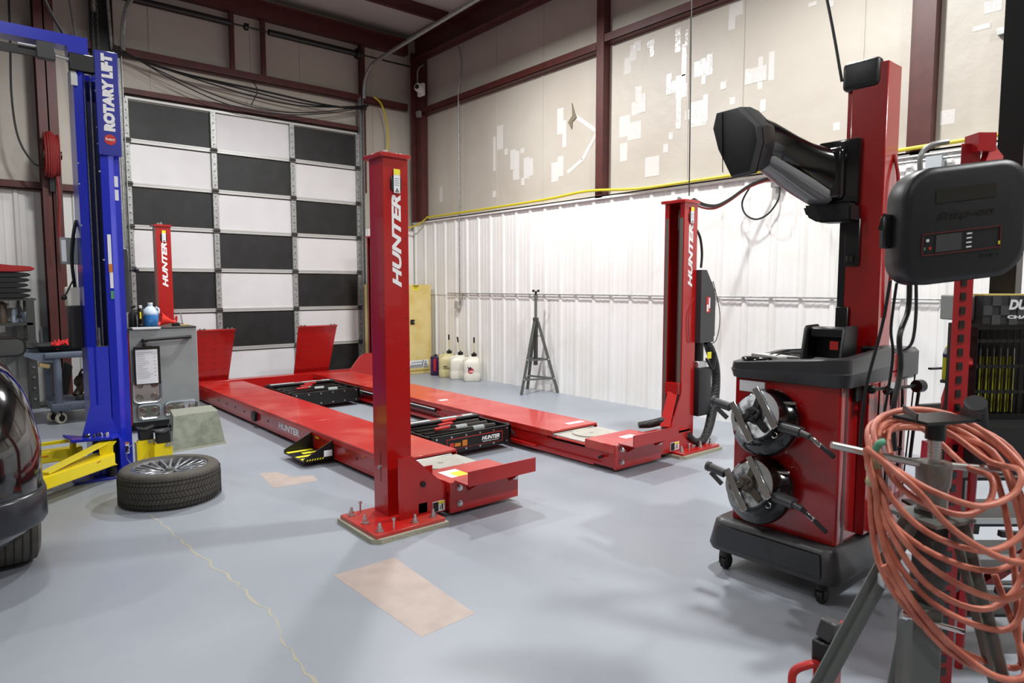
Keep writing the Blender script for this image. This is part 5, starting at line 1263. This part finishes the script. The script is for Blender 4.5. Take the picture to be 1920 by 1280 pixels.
m=M(); bm=bmesh.new(); bmesh.ops.create_grid(bm,x_segments=24,y_segments=16,size=.5)
rr_=random.Random(3)
for v in bm.verts:
    x,y=v.co.x,v.co.y
    v.co=V((.93+x*.26,8.56+y*.2,.83+.03*math.sin(x*17+y*5)*math.cos(y*15-x*4)+.018*math.sin(x*31)*math.sin(y*27)+.03*(1-(x*x+y*y)*3)))
r=bmesh.ops.extrude_face_region(bm,geom=bm.faces[:])
for g in r['geom']:
    if isinstance(g,bmesh.types.BMVert): g.co.z+=.004
bmesh.ops.recalc_face_normals(bm,faces=bm.faces[:]); m.add(bm).build('rag_cloth',RCL,cl)
rr_=random.Random(5)
for i in range(7):
    x=1.02+rr_.uniform(-.02,.2); y=8.6+rr_.uniform(-.1,.25)
    a=rr_.uniform(0,3)
    single(M().bar((x-.06*math.cos(a),y-.06*math.sin(a),.85+.01*i),(x+.06*math.cos(a),y+.06*math.sin(a),.856+.01*i),.02,.014,.003).cyl((x,y,.84+.01*i),(x,y,.865+.01*i),.018,n=12),'engine_part',[GRD,ZNC,BFR,BRN][i%4],'small oily metal engine part lying in the black pan','part','engine parts in the pan')
ep=thing('machine_part','brown oily cast machine part on the lower shelf of the grey cart','part',(1.15,8.7,.22))
M().sph((1.13,8.75,.4),.11,(1.2,1,.9),n=14).cyl((1.0,8.6,.27),(1.12,8.7,.42),.04).cyl((1.16,8.7,.22),(1.16,8.7,.4),.06).build('casting',BRN,ep)
M().tube([(1.05,8.7,.48),(1.08,8.68,.54),(1.12,8.68,.5)],.012).build('hose_stub',BLC,ep)
single(M().lathe([(0,0),(.03,0),(.045,.03),(.03,.12),(.012,.15),(0,.15)],(1.17,8.55,.222),n=16),'bottle',ORG,'small orange plastic bottle on the lower shelf of the grey cart','bottle')
single(M().obox((1.08,8.6,.25),(.16,.1,.06),(0,0,.4),.01),'tool_case',GRD,'dark low metal case on the lower cart shelf','case')
# gloves hanging under cart handle
single(M().obox((.72,8.5,.63),(.1,.06,.05),(0,.3,.2),.012,2),'work_glove',TAN,'tan work glove tucked beneath the cart handle','glove')
# shelf with mats
sf=thing('storage_shelf','dark metal shelving against the grey ribbed wall at far left','shelf',(.3,9.9,0))
M().box(-.6,.78,9.7,10.15,1.29,1.315).box(-.6,.74,9.7,10.15,1.0,1.03).box(-.6,.76,9.6,10.15,.74,.82).build('shelf_board',GRD,sf)
M().box(.68,.76,9.7,9.74,0,1.29).box(.68,.76,10.1,10.14,0,1.29).box(-.3,-.22,9.7,9.74,0,1.29).each('shelf_upright',GRD,sf)
bb=M()
for z in (.12,.25,.38,.5,.62): bb.cyl((.72,9.7,z),(.72,9.69,z),.014,n=10)
bb.each('upright_bolt',ZNC,sf)
M().box(.5,.9,9.75,10.1,.0,.03).build('shelf_foot',GRD,sf)
for i in range(5):
    w=.015*math.sin(i*2.1)
    pts_=[(-.3,0),(.62,0),(.7,.012),(.735,.03),(.71,.052),(.62,.06),(-.3,.06)]
    m=M().prism([(a+w,1.316+i*.0605+b) for a,b in pts_],'y',9.68,10.1,.008)
    lab=['lowest folded black floor mat in the stack on the left shelf','second lowest folded black mat in the stack on the left shelf','middle folded black mat in the stack on the left shelf','fourth folded black mat up in the stack on the left shelf','topmost folded black mat under the red cloth'][i]
    single(m,'floor_mat',MAT_,lab,'mat','folded black mats on the left shelf')
m=M().prism([(-.4,1.77),(.3,1.73),(.55,1.7),(.74,1.69),(.79,1.665),(.76,1.64),(.6,1.622),(.3,1.622),(-.4,1.622)],'y',9.66,10.05,.008)
single(m,'folded_cloth',mat('red fender cover',rgb(150,26,28),.75),'red fender cover lying over the stack of black mats','cloth')
for i,(x,h,r,mm,lb) in enumerate(((.45,.24,.06,BRN,'dark glass jar, leftmost on the middle shelf'),(.58,.16,.035,JCL,'small clear jar between the other jars on the middle shelf'),(.67,.12,.045,JCL,'low clear jar at the right end of the middle shelf'))):
    single(M().lathe([(0,0),(r,0),(r,h*.8),(r*.6,h),(0,h)],(x,9.85,1.032),n=18),'jar',mm,lb,'jar')
single(M().box(.6,.625,9.76,9.78,1.1,1.29).box(.59,.64,9.75,9.79,1.08,1.12),'hand_tool',BFR,'black hand tool hanging below the upper shelf board','tool')
single(M().box(.85,1.05,10.23,10.25,.72,.95),'notice_board',CAB,'small pale panel fixed to the ribbed wall beside the steel column','sign')
single(M().prism([(.82,.05),(1.02,.05),(1.1,.5),(1.02,.55),(.96,.3)],'y',9.6,9.7,.01),'bumper_piece',BFR,'curved black car trim piece leaning behind the grey cart','car part')
# hose reel on the column
hr=thing('hose_reel','red air hose reel mounted high on the left steel column','hose reel',(1.03,9.85,2.75))
h=M()
for i in range(9):
    ph=i*.7; cxx=.96+i*.018
    h.tube([(cxx+.012*math.sin(ph),9.85+.12*math.cos(t/12*6.283),3.03+(.25+.02*math.sin(ph))*math.sin(t/12*6.283)) for t in range(12)],.011,n=6,sub=3,closed=True)
h.build('hose_coil',mat('red air hose',rgb(120,26,26),.5),hr)
M().cyl((.95,9.85,3.03),(1.13,9.85,3.03),.05).box(1.0,1.06,9.9,9.96,2.6,3.3).build('reel_frame',BFR,hr)
M().tube([(1.07,9.85,2.8),(1.08,9.84,2.5),(1.06,9.84,2.1),(1.08,9.83,1.92)],.014,n=8).build('hose_tail',MATS['red air hose'],hr)
M().cyl((1.08,9.83,1.92),(1.09,9.83,1.8),.012).build('hose_fitting',ZNC,hr)
single(M().tube([(.94,9.85,2.9),(.85,9.9,2.92),(.72,9.95,3.2),(.68,9.98,3.7),(.7,9.98,4.4),(.72,9.98,5.5)],.012),'air_line',BLC,'black air line dropping beside the left steel column to the hose reel','hose')

# ------------------------------------------------------------------ lights (high bay fittings hung from the roof)
def bay(x,y,z,sx_,sy_,w,rot=0):
    l=bpy.data.lights.new('bay_light','AREA'); l.shape='RECTANGLE'; l.size=sx_; l.size_y=sy_; l.energy=w; l.color=(.985,1,.985)
    o=bpy.data.objects.new('bay_light',l); COL.objects.link(o); o.location=(x,y,z); o.rotation_euler=(0,0,rot)
LZ=4.75
for (x,y,w) in ((4.5,2.7,98),(4.4,6.3,112),(1.6,7.4,72),(.3,3.0,34),(-2.6,5.0,34),(3.6,-1.3,135),(-1.4,-1.6,40)):
    bay(x,y,LZ,.32,.2,w)
wd=bpy.data.worlds.new('world'); SC.world=wd; wd.use_nodes=True
wd.node_tree.nodes['Background'].inputs[0].default_value=(.9,.95,1,1); wd.node_tree.nodes['Background'].inputs[1].default_value=.3
SC.view_settings.view_transform='Standard'; SC.view_settings.look='None'; SC.view_settings.exposure=.6; SC.view_settings.gamma=1
